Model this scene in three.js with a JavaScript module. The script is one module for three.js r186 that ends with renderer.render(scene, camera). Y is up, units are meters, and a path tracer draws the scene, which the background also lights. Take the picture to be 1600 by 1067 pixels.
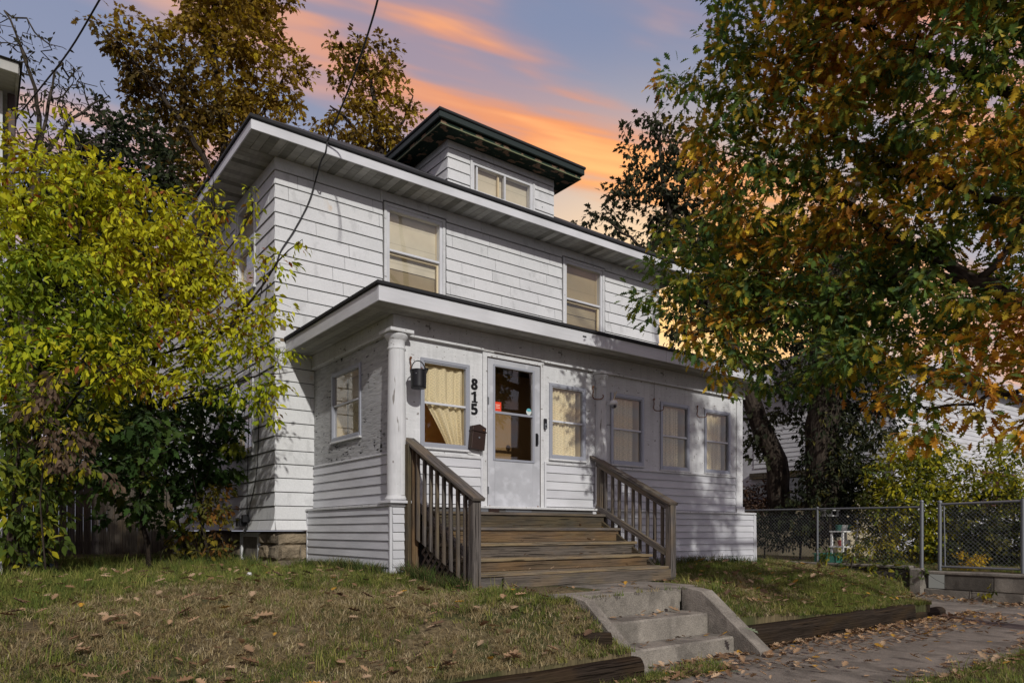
import * as THREE from 'three';
import { mergeGeometries, mergeVertices } from 'three/addons/utils/BufferGeometryUtils.js';
import { TextGeometry } from 'three/addons/geometries/TextGeometry.js';
import { FontLoader } from 'three/addons/loaders/FontLoader.js';

// ───────────────────────── camera, sky, sun, exposure ─────────────────────────
const scene = new THREE.Scene();
const FPX = 1114;                                             // focal length in pixels of the 1600 px wide photograph
const camera = new THREE.PerspectiveCamera(2 * Math.atan(533.5 / FPX) * 180 / Math.PI, 1.5, 0.1, 900);
const FWD = new THREE.Vector3(0.604, 0, -0.797).normalize(), RGT = new THREE.Vector3(-FWD.z, 0, FWD.x);
camera.position.set(0, 0, 0);                                 // y = 0 is eye level, 1.27 m above the pavement
camera.lookAt(FWD);
camera.setViewOffset(1600, 1067, 0, -296.5, 1600, 1067);      // rising front: verticals stay vertical
const renderer = new THREE.WebGLRenderer();
renderer.toneMapping = THREE.LinearToneMapping;
renderer.toneMappingExposure = 1.14;
renderer.shadowMap.enabled = true;

const SUN = new THREE.Vector3(-0.27, 0.56, 1).normalize();
const sun = new THREE.DirectionalLight(new THREE.Color(1, 0.975, 0.92), 2.3);
sun.position.copy(SUN).multiplyScalar(60).add(new THREE.Vector3(7, 0, -9));
sun.target.position.set(7, 0, -9); scene.add(sun, sun.target);
sun.castShadow = true; sun.shadow.radius = 2.2; sun.shadow.mapSize.set(4096, 4096);
Object.assign(sun.shadow.camera, { left: -25, right: 25, top: 25, bottom: -25, near: 1, far: 140 });
const SKY_STRENGTH = 1.2;

// ───────────────────────── random numbers and noise ─────────────────────────
function rng(seed) { let s = seed >>> 0; return () => { s = (s + 0x6d2b79f5) >>> 0; let t = Math.imul(s ^ (s >>> 15), 1 | s); t = (t + Math.imul(t ^ (t >>> 7), 61 | t)) ^ t; return ((t ^ (t >>> 14)) >>> 0) / 4294967296; }; }
const LAT = new Float32Array(65536); { const r = rng(77); for (let i = 0; i < 65536; i++) LAT[i] = r(); }
const clamp = THREE.MathUtils.clamp, lerp = THREE.MathUtils.lerp;
const sstep = (a, b, x) => { const t = clamp((x - a) / (b - a), 0, 1); return t * t * (3 - 2 * t); };
function vn(x, y, px = 256, py = 256, s = 0) {               // periodic value noise, 0..1
  const ix = Math.floor(x), iy = Math.floor(y), fx = x - ix, fy = y - iy;
  const u = fx * fx * (3 - 2 * fx), v = fy * fy * (3 - 2 * fy);
  const x0 = ((ix % px) + px) % px, x1 = (x0 + 1) % px, y0 = ((iy % py) + py) % py, y1 = (y0 + 1) % py;
  const a = LAT[((y0 + s) & 255) << 8 | ((x0 + s * 7) & 255)], b = LAT[((y0 + s) & 255) << 8 | ((x1 + s * 7) & 255)];
  const c = LAT[((y1 + s) & 255) << 8 | ((x0 + s * 7) & 255)], d = LAT[((y1 + s) & 255) << 8 | ((x1 + s * 7) & 255)];
  return (a + (b - a) * u) + ((c + (d - c) * u) - (a + (b - a) * u)) * v;
}
function fbm(x, y, px, py, oct, s = 0) { let sum = 0, a = 0.5, n = 0; for (let i = 0; i < oct; i++) { sum += a * vn(x, y, px, py, s + i * 13); n += a; a *= 0.5; x *= 2; y *= 2; px *= 2; py *= 2; } return sum / n; }
function n3(x, y, z, s = 0) {                                  // cheap 3-D noise from three planes
  return (vn(x + z * 0.37 + 40, y - z * 0.21 + 9, 256, 256, s) + vn(y + x * 0.31 + 17, z + 90, 256, 256, s + 5) + vn(z - y * 0.27 + 60, x + 33, 256, 256, s + 9)) / 3;
}

// ───────────────────────── the sky: evening air with orange cirrus streets ─────────────────────────
{
  const W = 4096, H = 2048, data = new Float32Array(W * H * 4);
  const glowDir = new THREE.Vector3(0.735, 0, -0.677).normalize();
  for (let j = 0; j < H; j++) {
    const up = ((j + 0.5) / H - 0.5) * Math.PI, y = Math.sin(up), cy = Math.cos(up);
    for (let i = 0; i < W; i++) {
      const a = ((i + 0.5) / W - 0.5) * 2 * Math.PI, x = Math.cos(a) * cy, z = Math.sin(a) * cy, o = (j * W + i) * 4;
      const az = Math.max(0, (x * glowDir.x + z * glowDir.z) / Math.max(cy, 1e-3));
      let r = 0.150, g = 0.185, b = 0.295;                     // blue-lilac air
      const k = sstep(0.0, 0.75, Math.max(y, 0));
      r = lerp(0.34, r, k); g = lerp(0.35, g, k); b = lerp(0.42, b, k);
      const glow = Math.pow(az, 26) * (1 - sstep(0.27, 0.58, y)) * 0.95;
      r = lerp(r, 0.98, glow); g = lerp(g, 0.66, glow); b = lerp(b, 0.33, glow);
      if (y > 0.02) {                                          // cirrus on a flat layer, stretched along x
        const qx = x / (y + 0.02), qz = z / (y + 0.02);
        const w = (fbm(qx * 0.9 + 20, qz * 0.9 + 7, 256, 256, 3, 3) - 0.5) * 0.5;
        const street = 0.5 + 0.5 * Math.cos((qz + 1.27 + w * 0.55 + qx * 0.02 - 0.02) * 2 * Math.PI / 0.78);
        const fine = fbm(qx * 1.7 + qz * 1.1 + 31 + w * 2, qz * 9 - qx * 1.6 + 5 + w * 5, 256, 256, 5, 21);
        const wisp = fbm(qx * 2.6 - qz * 1.3 + 80, qz * 3.4 + qx * 0.7 + 50 + w * 4, 256, 256, 4, 47);
        const patch = fbm(qx * 0.55 + 9, qz * 0.55 + 3, 256, 256, 2, 33);
        const rx = qx * 0.94 + qz * 0.34, rz = qz * 0.94 - qx * 0.34, strand = fbm(rx * 2.2 + 11 + w * 3, rz * 21 + 8 + w * 9, 256, 256, 4, 57);
        const body = sstep(0.12, 0.68, street * 0.92 + (patch - 0.5) * 0.7 + (wisp - 0.5) * 0.5 + (fine - 0.5) * 0.45);
        let c = clamp(body * lerp(0.22, 1.15, sstep(0.30, 0.64, fine * 0.45 + strand * 0.55)), 0, 1);
        const hi = sstep(0.46, 0.74, fine * 0.35 + wisp * 0.25 + strand * 0.4);
        c *= sstep(0.05, 0.2, y);
        const dim = lerp(0.12, 1, Math.pow(az, 6));          // clouds away from the glow are greyer
        const cr = lerp(0.68, 0.95, hi), cg = lerp(0.245, 0.42, hi), cb = lerp(0.095, 0.145, hi);
        const t = sstep(0.5, 0.25, y) * Math.pow(az, 20);
        r = lerp(r, lerp(lerp(0.36, cr, dim), 1.0, t * 0.5), c * 0.97); g = lerp(g, lerp(lerp(0.30, cg, dim), 0.62, t * 0.8), c * 0.97); b = lerp(b, lerp(lerp(0.33, cb, dim), 0.28, t * 0.6), c * 0.97);
      }
      if (y < 0) { const t = sstep(0, -0.15, y); r = lerp(r, 0.10, t); g = lerp(g, 0.09, t); b = lerp(b, 0.08, t); }
      data[o] = r; data[o + 1] = g; data[o + 2] = b; data[o + 3] = 1;
    }
  }
  const t = new THREE.DataTexture(data, W, H, THREE.RGBAFormat, THREE.FloatType);
  t.mapping = THREE.EquirectangularReflectionMapping; t.magFilter = THREE.LinearFilter; t.needsUpdate = true;
  scene.background = t; scene.environment = t;
  scene.backgroundIntensity = SKY_STRENGTH; scene.environmentIntensity = SKY_STRENGTH;
}

// ───────────────────────── textures and materials ─────────────────────────
const lin2s = (c) => { c = clamp(c, 0, 1); return c <= 0.0031308 ? c * 12.92 : 1.055 * Math.pow(c, 1 / 2.4) - 0.055; };
function tex(w, h, fn, metresU, metresV) {                      // fn(u, v) -> [r, g, b, height], linear; makes colour and height maps
  const col = new Uint8Array(w * h * 4), hgt = new Uint8Array(w * h * 4);
  for (let j = 0; j < h; j++) for (let i = 0; i < w; i++) {
    const [r, g, b, q] = fn(i / w, j / h), o = (j * w + i) * 4;
    col[o] = lin2s(r) * 255; col[o + 1] = lin2s(g) * 255; col[o + 2] = lin2s(b) * 255; col[o + 3] = 255;
    hgt[o] = hgt[o + 1] = hgt[o + 2] = clamp(q, 0, 1) * 255; hgt[o + 3] = 255;
  }
  const mk = (d, srgb) => {
    const t = new THREE.DataTexture(d, w, h, THREE.RGBAFormat); t.wrapS = t.wrapT = THREE.RepeatWrapping; t.magFilter = THREE.LinearFilter; t.minFilter = THREE.LinearMipmapLinearFilter;
    t.repeat.set(1 / metresU, 1 / metresV); if (srgb) t.colorSpace = THREE.SRGBColorSpace; t.needsUpdate = true; return t;
  };
  return { map: mk(col, true), bump: mk(hgt, false) };
}
function mat(t, o = {}) {
  const { bump = 0.003, ...rest } = o;
  return new THREE.MeshPhysicalMaterial({ specularIntensity: 0.35, map: t.map, bumpMap: t.bump, bumpScale: bump, roughness: 0.8, ...rest });
}
const plain = (r, g, b, o = {}) => { const m = new THREE.MeshStandardMaterial({ roughness: 0.7, ...o }); m.color.setRGB(r, g, b); return m; };

// painted cement siding: grime, faint vertical streaks, specks, rare rust
const tSiding = tex(1024, 1024, (u, v) => {
  const big = fbm(u * 5, v * 5, 5, 5, 4, 1), streak = fbm(u * 70, v * 5, 70, 5, 3, 9), grain = fbm(u * 180, v * 180, 180, 180, 2, 4), scuff = fbm(u * 24, v * 14, 24, 14, 4, 61);
  let k = 0.65 + (big - 0.5) * 0.13 + (streak - 0.5) * 0.0 + (grain - 0.5) * 0.08 - sstep(0.62, 0.82, scuff) * 0.09;
  const speck = vn(u * 220, v * 220, 220, 220, 31) > 0.985 ? 0.45 : 1, rust = sstep(0.80, 0.92, fbm(u * 9, v * 6, 9, 6, 4, 90));
  k *= speck; return [k * lerp(0.985, 0.9, rust), k * lerp(0.99, 0.68, rust), k * lerp(0.995, 0.46, rust), 0.5 + (grain - 0.5) * 0.5 + (streak - 0.5) * 0.15];
}, 3.1, 3.1);
const M = {};
M.siding = mat(tSiding, { bump: 0.003, roughness: 0.72 });
M.sidingB = M.siding.clone(); M.sidingB.color.setRGB(0.965, 0.965, 0.96);
M.sidingC = M.siding.clone(); M.sidingC.color.setRGB(1.02, 1.015, 1.01);
const tVinyl = tex(512, 512, (u, v) => {
  const grain = fbm(u * 14, v * 120, 14, 120, 3, 5), big = fbm(u * 4, v * 4, 4, 4, 4, 2), sp = vn(u * 120, v * 120, 120, 120, 8) > 0.992 ? 0.5 : 1;
  const k = (0.60 + (big - 0.5) * 0.22 + (grain - 0.5) * 0.06) * sp; return [k * 0.985, k * 0.99, k * 1.02, 0.5 + (grain - 0.5)];
}, 2.3, 2.3);
M.vinyl = mat(tVinyl, { bump: 0.0015, roughness: 0.5 });
M.vinylB = M.vinyl.clone(); M.vinylB.color.setRGB(0.93, 0.93, 0.94);
const tPaint = tex(1024, 1024, (u, v) => {                      // old paint over boards, chipped
  const big = fbm(u * 6, v * 6, 6, 6, 4, 14), grain = fbm(u * 18, v * 140, 18, 140, 3, 6), fine = fbm(u * 160, v * 160, 160, 160, 2, 3), run = fbm(u * 44, v * 4, 44, 4, 3, 77);
  const chip = sstep(0.765, 0.79, fbm(u * 40, v * 60, 40, 60, 4, 52)) * 0.8;
  const k = 0.62 + (big - 0.5) * 0.16 + (grain - 0.5) * 0.08 + (fine - 0.5) * 0.08 + (run - 0.5) * 0.12;
  return [lerp(k * 0.985, 0.16, chip), lerp(k * 0.99, 0.14, chip), lerp(k * 0.995, 0.12, chip), 0.6 + (grain - 0.5) * 0.5 - chip * 0.5];
}, 2.2, 2.2);
M.paint = mat(tPaint, { bump: 0.003, roughness: 0.75 });
M.trim = mat(tVinyl, { bump: 0.001, roughness: 0.62 }); M.trim.color.setRGB(1.05, 1.05, 1.05);
M.beam = mat(tPaint, { bump: 0.002, roughness: 0.75 }); M.beam.color.setRGB(0.82, 0.80, 0.78);
const tPly = tex(1024, 1024, (u, v) => {                        // grey weathered plywood with lifted flakes and cracks
  const big = fbm(u * 4, v * 4, 4, 4, 4, 24), grain = fbm(u * 22, v * 120, 22, 120, 4, 16), crack = fbm(u * 26, v * 90, 26, 90, 4, 36), blot = fbm(u * 7, v * 9, 7, 9, 3, 66);
  const low = sstep(0.75, 0.25, v), peel = sstep(0.60, 0.66, crack * 0.72 + blot * 0.22 + low * 0.12), dark = sstep(0.70, 0.73, crack * 0.7 + blot * 0.24 + low * 0.10);
  const k = lerp(0.40 + (big - 0.5) * 0.16 + (grain - 0.5) * 0.22, 0.27, peel * 0.6); return [lerp(k, 0.03, dark), lerp(k, 0.03, dark), lerp(k * 1.01, 0.03, dark), 0.7 + (grain - 0.5) * 0.5 - peel * 0.3 - dark * 0.4];
}, 2.4, 2.4);
M.ply = mat(tPly, { bump: 0.008, roughness: 0.9 });
const tSoffit = tex(512, 512, (u, v) => { const b = fbm(u * 5, v * 5, 5, 5, 4, 3), s = fbm(u * 40, v * 6, 40, 6, 3, 8); const k = 0.50 + (b - 0.5) * 0.3 + (s - 0.5) * 0.2; return [k, k * 0.985, k * 0.95, s]; }, 1.7, 1.7);
M.soffit = mat(tSoffit, { bump: 0.001 }); M.soffit.color.setRGB(0.82, 0.82, 0.79); M.soffitB = M.soffit.clone(); M.soffitB.color.setRGB(0.45, 0.45, 0.41); M.soffitC = M.soffit.clone(); M.soffitC.color.setRGB(0.66, 0.66, 0.63);
const tGreen = tex(512, 512, (u, v) => {                        // dark green paint peeling off old wood
  const p = sstep(0.56, 0.62, fbm(u * 9, v * 12, 9, 12, 5, 40)), g = fbm(u * 60, v * 8, 60, 8, 3, 11), k = fbm(u * 8, v * 8, 8, 8, 3, 6);
  const a = [0.012 + k * 0.012, 0.024 + k * 0.02, 0.018 + k * 0.012], b = [0.16 + g * 0.12, 0.105 + g * 0.08, 0.07 + g * 0.05];
  return [lerp(a[0], b[0], p), lerp(a[1], b[1], p), lerp(a[2], b[2], p), 0.6 - p * 0.4 + (g - 0.5) * 0.3];
}, 1.3, 1.3);
M.peel = mat(tGreen, { bump: 0.004, roughness: 0.85 });
M.green = plain(0.009, 0.020, 0.016, { roughness: 0.5 }); M.greenLight = plain(0.16, 0.18, 0.09, { roughness: 0.6 });
M.black = plain(0.018, 0.018, 0.02, { roughness: 0.85 }); M.blackIron = plain(0.012, 0.012, 0.014, { roughness: 0.42, metalness: 0.3 });
M.felt = plain(0.10, 0.095, 0.09, { roughness: 0.95 });
const tWood = tex(1024, 512, (u, v) => {                        // weathered deck wood, grain along u
  const w = fbm(u * 3, v * 6, 3, 6, 3, 4), g = fbm(u * 6 + w, v * 110, 6, 110, 4, 12), f = fbm(u * 30, v * 220, 30, 220, 2, 32), blot = fbm(u * 5, v * 7, 5, 7, 4, 71);
  const crack = sstep(0.72, 0.78, fbm(u * 4, v * 60, 4, 60, 3, 25)); const k = 0.78 + (g - 0.5) * 0.95 + (f - 0.5) * 0.35 + (blot - 0.5) * 0.4;
  const warm = sstep(0.42, 0.68, blot), green = sstep(0.55, 0.75, w) * 0.5;
  return [lerp(0.150, 0.165, warm) * k * (1 - crack * 0.75), lerp(0.126, 0.125, warm) * k * (1 - crack * 0.75) * (1 + green * 0.08), lerp(0.103, 0.085, warm) * k * (1 - crack * 0.75), 0.5 + (g - 0.5) * 0.8 - crack * 0.4];
}, 2.0, 0.8);
M.wood = mat(tWood, { bump: 0.006, roughness: 0.85 });
M.woodGrey = M.wood.clone(); M.woodGrey.color.setRGB(1.02, 1.07, 1.18); M.woodDark = M.wood.clone(); M.woodDark.color.setRGB(0.62, 0.62, 0.55); M.woodWarm = M.wood.clone(); M.woodWarm.color.setRGB(1.05, 0.88, 0.68);
M.woodLight = M.wood.clone(); M.woodLight.color.setRGB(1.6, 1.55, 1.36);
M.timber = M.wood.clone(); M.timber.color.setRGB(0.30, 0.27, 0.25); M.timber.bumpScale = 0.015; M.timber.specularIntensity = 0.06;
M.fenceWood = M.wood.clone(); M.fenceWood.color.setRGB(0.8, 0.79, 0.78);
const tConc = tex(1024, 1024, (u, v) => {
  const big = fbm(u * 4, v * 4, 4, 4, 5, 7), mid = fbm(u * 22, v * 22, 22, 22, 3, 15), ag = vn(u * 190, v * 190, 190, 190, 5), ag2 = vn(u * 250, v * 250, 250, 250, 45), stain = sstep(0.55, 0.75, fbm(u * 7, v * 5, 7, 5, 4, 80));
  let k = 0.30 + (big - 0.5) * 0.20 + (mid - 0.5) * 0.09 + (ag - 0.5) * 0.12 + (ag2 > 0.86 ? 0.09 : ag2 < 0.1 ? -0.08 : 0); k *= 1 - stain * 0.35;
  k *= 0.78; return [k * 1.03, k * 0.93, k * 0.79, 0.5 + (ag - 0.5) * 0.5 + (mid - 0.5) * 0.5];
}, 1.6, 1.6);
M.concrete = mat(tConc, { bump: 0.006, roughness: 0.92 });
M.walk = mat(tConc, { bump: 0.004, roughness: 0.92 }); M.walk.color.setRGB(0.86, 0.84, 0.83);
M.oldConc = M.concrete.clone(); M.oldConc.color.setRGB(0.50, 0.50, 0.50);
const tStone = tex(512, 512, (u, v) => { const b = fbm(u * 5, v * 5, 5, 5, 5, 17), g = fbm(u * 60, v * 60, 60, 60, 3, 29); const k = 0.55 + (b - 0.5) * 0.9 + (g - 0.5) * 0.4; return [0.40 * k, 0.32 * k, 0.22 * k, b * 0.6 + g * 0.4]; }, 0.9, 0.9);
M.stone = mat(tStone, { bump: 0.02, roughness: 0.95 }); M.stoneB = M.stone.clone(); M.stoneB.color.setRGB(0.72, 0.74, 0.78);
const tSoil = tex(1024, 1024, (u, v) => {
  const b = fbm(u * 5, v * 5, 5, 5, 5, 19), f = fbm(u * 120, v * 120, 120, 120, 3, 23), gr = sstep(0.45, 0.65, fbm(u * 6, v * 6, 6, 6, 3, 43));
  const k = 0.6 + (b - 0.5) * 0.6 + (f - 0.5) * 0.9; return [lerp(0.21, 0.11, gr) * k, lerp(0.165, 0.115, gr) * k, lerp(0.09, 0.045, gr) * k, f];
}, 3.0, 3.0);
M.soil = mat(tSoil, { bump: 0.02, roughness: 1 });
const tBark = tex(512, 512, (u, v) => { const r = fbm(u * 14, v * 4, 14, 4, 4, 38), f = fbm(u * 60, v * 30, 60, 30, 2, 18); const k = 0.5 + (r - 0.5) * 1.1 + (f - 0.5) * 0.4; return [0.085 * k, 0.066 * k, 0.05 * k, r]; }, 0.7, 1.0);
M.bark = mat(tBark, { bump: 0.02, roughness: 0.95 });
M.barkDark = M.bark.clone(); M.barkDark.color.setRGB(0.45, 0.42, 0.40); M.barkGrey = M.bark.clone(); M.barkGrey.color.setRGB(1.3, 1.35, 1.3);
const tRoof = tex(512, 512, (u, v) => { const row = (v * 8) % 1, c = Math.floor(v * 8), tab = (u * 10 + (c % 2) * 0.5) % 1; const k = 0.6 + vn(u * 10 + (c % 2) * 0.5, c, 10, 8, 3) * 0.5 + (fbm(u * 120, v * 120, 120, 120, 2, 6) - 0.5) * 0.5 - (row < 0.06 ? 0.3 : 0) - (tab < 0.03 ? 0.3 : 0); return [0.07 * k, 0.07 * k, 0.075 * k, 1 - row]; }, 2.0, 1.1);
M.roof = mat(tRoof, { bump: 0.006, roughness: 0.95 });
const tLace = tex(512, 512, (u, v) => {                         // tan lace curtain cloth with a leafy figure
  const a = Math.sin(u * 2 * Math.PI * 4 + Math.sin(v * 2 * Math.PI * 4) * 1.6), b = Math.sin(v * 2 * Math.PI * 6 + Math.sin(u * 2 * Math.PI * 4) * 1.3), fig = sstep(0.25, 0.4, Math.abs(a * b)) * 0.7 + 0.3 * fbm(u * 30, v * 30, 30, 30, 2, 9), th = vn(u * 200, v * 200, 200, 200, 2);
  const k = 0.74 + fig * 0.26 + (th - 0.5) * 0.18; return [0.86 * k, 0.76 * k, 0.54 * k, fig];
}, 0.42, 0.42);
M.curtain = new THREE.MeshPhysicalMaterial({ map: tLace.map, bumpMap: tLace.bump, bumpScale: 0.001, roughness: 1, transmission: 0.12, thickness: 0, side: THREE.DoubleSide });
const tBlind = tex(256, 512, (u, v) => { const b = fbm(u * 3, v * 4, 3, 4, 4, 12), s = (v * 5) % 1; const k = 0.85 + (b - 0.5) * 0.35 - (s < 0.03 ? 0.2 : 0); return [0.70 * k, 0.655 * k, 0.55 * k, s < 0.03 ? 0 : 0.5]; }, 1.1, 1.6);
M.blind = mat(tBlind, { bump: 0.002, roughness: 0.9 });
M.blindB = M.blind.clone(); M.blindB.color.setRGB(0.52, 0.47, 0.38);
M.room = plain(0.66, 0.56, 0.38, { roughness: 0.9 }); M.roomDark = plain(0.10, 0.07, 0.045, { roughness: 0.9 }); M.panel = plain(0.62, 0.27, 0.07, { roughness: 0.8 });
M.alu = plain(0.36, 0.375, 0.42, { roughness: 0.45, metalness: 0.25 }); M.aluLight = plain(0.62, 0.63, 0.66, { roughness: 0.45 });
const tDoor = tex(512, 512, (u, v) => { const b = fbm(u * 4, v * 5, 4, 5, 5, 73), d = sstep(0.5, 0.75, fbm(u * 9, v * 8, 9, 8, 4, 93)); const k = 0.47 + (b - 0.5) * 0.2 + d * 0.1; return [k * 0.97, k * 0.985, k * 1.04, b]; }, 1.1, 1.3);
M.door = mat(tDoor, { bump: 0.001, roughness: 0.5 });
M.glass = new THREE.MeshPhysicalMaterial({ transmission: 1, thickness: 0, roughness: 0.02, ior: 1.52 }); M.glass.color.setRGB(1, 0.99, 0.96);
M.brown = plain(0.035, 0.018, 0.013, { roughness: 0.5, metalness: 0.3 }); M.steel = plain(0.20, 0.21, 0.225, { roughness: 0.5, metalness: 0.5 }); M.rust = plain(0.18, 0.075, 0.03, { roughness: 0.9 });
M.whiteGloss = plain(0.75, 0.75, 0.74, { roughness: 0.35 }); M.cable = plain(0.012, 0.012, 0.012, { roughness: 0.6 });

// ───────────────────────── geometry helpers ─────────────────────────
const ni = (g) => g.index ? g.toNonIndexed() : g;
const onZ = (px, py, z) => { const r = at(px, py, 1); return r.multiplyScalar(z / r.z); }, onX = (px, py, x) => { const r = at(px, py, 1); return r.multiplyScalar(x / r.x); }, onY = (px, py, y) => { const r = at(px, py, 1); return r.multiplyScalar(y / r.y); };
const V = (x, y, z) => new THREE.Vector3(x, y, z);
const at = (px, py, d) => FWD.clone().addScaledVector(RGT, (px - 800) / FPX).add(V(0, (830 - py) / FPX, 0)).multiplyScalar(d);
const uvR = rng(5);
// box in a local frame (u, v, n): chamfered edges, uv in metres, grain along the longest side or as told; skew moves the top of the front face
function B(u0, u1, v0, v1, n0, n1, o = {}) {
  const { ch = 0, grain = null, topIn = 0 } = o, c = Math.min(ch, (u1 - u0) * 0.3, (v1 - v0) * 0.3, (n1 - n0) * 0.3);
  const pos = [], L = [[u0, u1], [v0, v1], [n0, n1]];
  const corner = (s, axis) => [0, 1, 2].map((k) => { const e = L[k][s[k]]; return k === axis ? e : e + (s[k] ? -c : c); });
  const tri = (a, b, d) => pos.push(...a, ...b, ...d);
  const out = (p, q, r, s, cen) => {                             // a quad facing away from the centre
    const A = V(...p), e = V(...q).sub(A), f = V(...r).sub(A), n = e.cross(f);
    const mid = V(...p).add(V(...r)).multiplyScalar(0.5).sub(cen);
    if (n.dot(mid) > 0) { tri(p, q, r); if (s) tri(p, r, s); } else { tri(p, r, q); if (s) tri(p, s, r); }
  };
  const cen = V((u0 + u1) / 2, (v0 + v1) / 2, (n0 + n1) / 2);
  for (let k = 0; k < 3; k++) for (let e = 0; e < 2; e++) {
    const i = (k + 1) % 3, j = (k + 2) % 3, P = (a, b) => { const s = [0, 0, 0]; s[k] = e; s[i] = a; s[j] = b; return corner(s, k); };
    out(P(0, 0), P(1, 0), P(1, 1), P(0, 1), cen);
  }
  if (c > 0) {
    for (let k = 0; k < 3; k++) for (let a = 0; a < 2; a++) for (let b = 0; b < 2; b++) {   // edges along k
      const i = (k + 1) % 3, j = (k + 2) % 3, S = (e) => { const s = [0, 0, 0]; s[k] = e; s[i] = a; s[j] = b; return s; };
      const p = (e, ax) => { const q = corner(S(e), ax); q[k] = L[k][e] + (e ? -c : c); return q; };
      out(p(0, i), p(1, i), p(1, j), p(0, j), cen);
    }
    for (let s = 0; s < 8; s++) { const q = [s & 1, s >> 1 & 1, s >> 2 & 1]; out(corner(q, 0), corner(q, 1), corner(q, 2), null, cen); }
  }
  if (topIn) for (let i = 0; i < pos.length; i += 3) if (pos[i + 2] > (n0 + n1) / 2 && pos[i + 1] > (v0 + v1) / 2) pos[i + 2] -= topIn;
  return finish(pos, grain ?? (v1 - v0 > Math.max(u1 - u0, n1 - n0) ? 1 : n1 - n0 > u1 - u0 ? 2 : 0));
}
function finish(pos, grain = 0, off = true) {                   // normals and uv in metres for loose triangles
  const g = new THREE.BufferGeometry(); g.setAttribute('position', new THREE.Float32BufferAttribute(pos, 3)); g.computeVertexNormals();
  planarUV(g, grain, off); return g;
}
function planarUV(g, grain = 0, off = true) {
  const p = g.attributes.position, n = g.attributes.normal, uv = new Float32Array(p.count * 2), ou = off ? uvR() * 7 : 0, ov = off ? uvR() * 7 : 0;
  for (let i = 0; i < p.count; i++) {
    const a = [Math.abs(n.getX(i)), Math.abs(n.getY(i)), Math.abs(n.getZ(i))], k = a[0] > a[1] && a[0] > a[2] ? 0 : a[1] > a[2] ? 1 : 2, q = [p.getX(i), p.getY(i), p.getZ(i)];
    let s, t; if (k === grain) { s = q[(k + 1) % 3]; t = q[(k + 2) % 3]; } else { s = q[grain]; t = q[3 - k - grain]; }
    uv[2 * i] = s + ou; uv[2 * i + 1] = t + ov;
  }
  g.setAttribute('uv', new THREE.BufferAttribute(uv, 2)); return g;
}
function frame(ox, oy, oz, facing) {                             // local frame of a wall: u to the right seen from outside, v up, n outwards
  const [u, n] = { front: [V(1, 0, 0), V(0, 0, 1)], left: [V(0, 0, 1), V(-1, 0, 0)], right: [V(0, 0, -1), V(1, 0, 0)], back: [V(-1, 0, 0), V(0, 0, -1)] }[facing];
  return new THREE.Matrix4().makeBasis(u, V(0, 1, 0), n).setPosition(ox, oy, oz);
}
const turned = (o, dir) => new THREE.Matrix4().makeBasis(dir.clone().normalize(), V(0, 1, 0), dir.clone().normalize().cross(V(0, 1, 0))).setPosition(o.x, o.y, o.z);
const merge = (list) => list.length === 1 ? list[0] : mergeGeometries(list.map((g) => g.index ? g.toNonIndexed() : g), false);
function shadow(o) { o.castShadow = true; o.receiveShadow = true; return o; }
const used = {};
function numbered(name) { used[name] = (used[name] ?? -1) + 1; return used[name] ? name + '_' + String(used[name]).padStart(3, '0') : name; }
function thing(name, base, label, category, group) {             // a Group at the thing's base; parts are given in world coordinates
  const o = new THREE.Group(); o.name = numbered(name); o.position.copy(base); o.userData = { label, category }; if (group) o.userData.group = group;
  scene.add(o); o.base = base.clone(); return o;
}
function part(parent, name, geo, m, label) {
  const g = Array.isArray(geo) ? merge(geo) : geo; g.translate(-parent.base.x, -parent.base.y, -parent.base.z);
  const o = shadow(new THREE.Mesh(g, m)); o.name = name; o.base = parent.base; if (label) o.userData.label = label; parent.add(o); return o;
}
const F = (m, ...a) => { const o = typeof a[a.length - 1] === 'object' ? a.pop() : {}; return B(...a, o).applyMatrix4(m); };
function tube(pts, r, seg = 6, div = 0) {
  const c = pts.length === 2 ? new THREE.LineCurve3(...pts) : new THREE.CatmullRomCurve3(pts), g = new THREE.TubeGeometry(c, div || Math.max(1, (pts.length - 1) * 4), r, seg, false);
  return g.toNonIndexed();
}
function cyl(a, b, r0, r1 = r0, seg = 12) {                      // capped cylinder between two points
  const d = b.clone().sub(a), g = new THREE.CylinderGeometry(r1, r0, d.length(), seg).toNonIndexed();
  return g.applyQuaternion(new THREE.Quaternion().setFromUnitVectors(V(0, 1, 0), d.clone().normalize())).translate((a.x + b.x) / 2, (a.y + b.y) / 2, (a.z + b.z) / 2);
}
const single = (name, geo, m, label, category, group) => {       // a thing that is one mesh
  const g = Array.isArray(geo) ? merge(geo) : geo; g.computeBoundingBox(); const b = g.boundingBox, base = V((b.min.x + b.max.x) / 2, b.min.y, (b.min.z + b.max.z) / 2);
  g.translate(-base.x, -base.y, -base.z); const o = shadow(new THREE.Mesh(g, m)); o.name = numbered(name); o.position.copy(base); o.userData = { label, category }; if (group) o.userData.group = group; scene.add(o); return o;
};
const structure = (name, geo, m) => { const o = shadow(new THREE.Mesh(geo, m)); o.name = name; o.userData = { kind: 'structure' }; scene.add(o); return o; };

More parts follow.
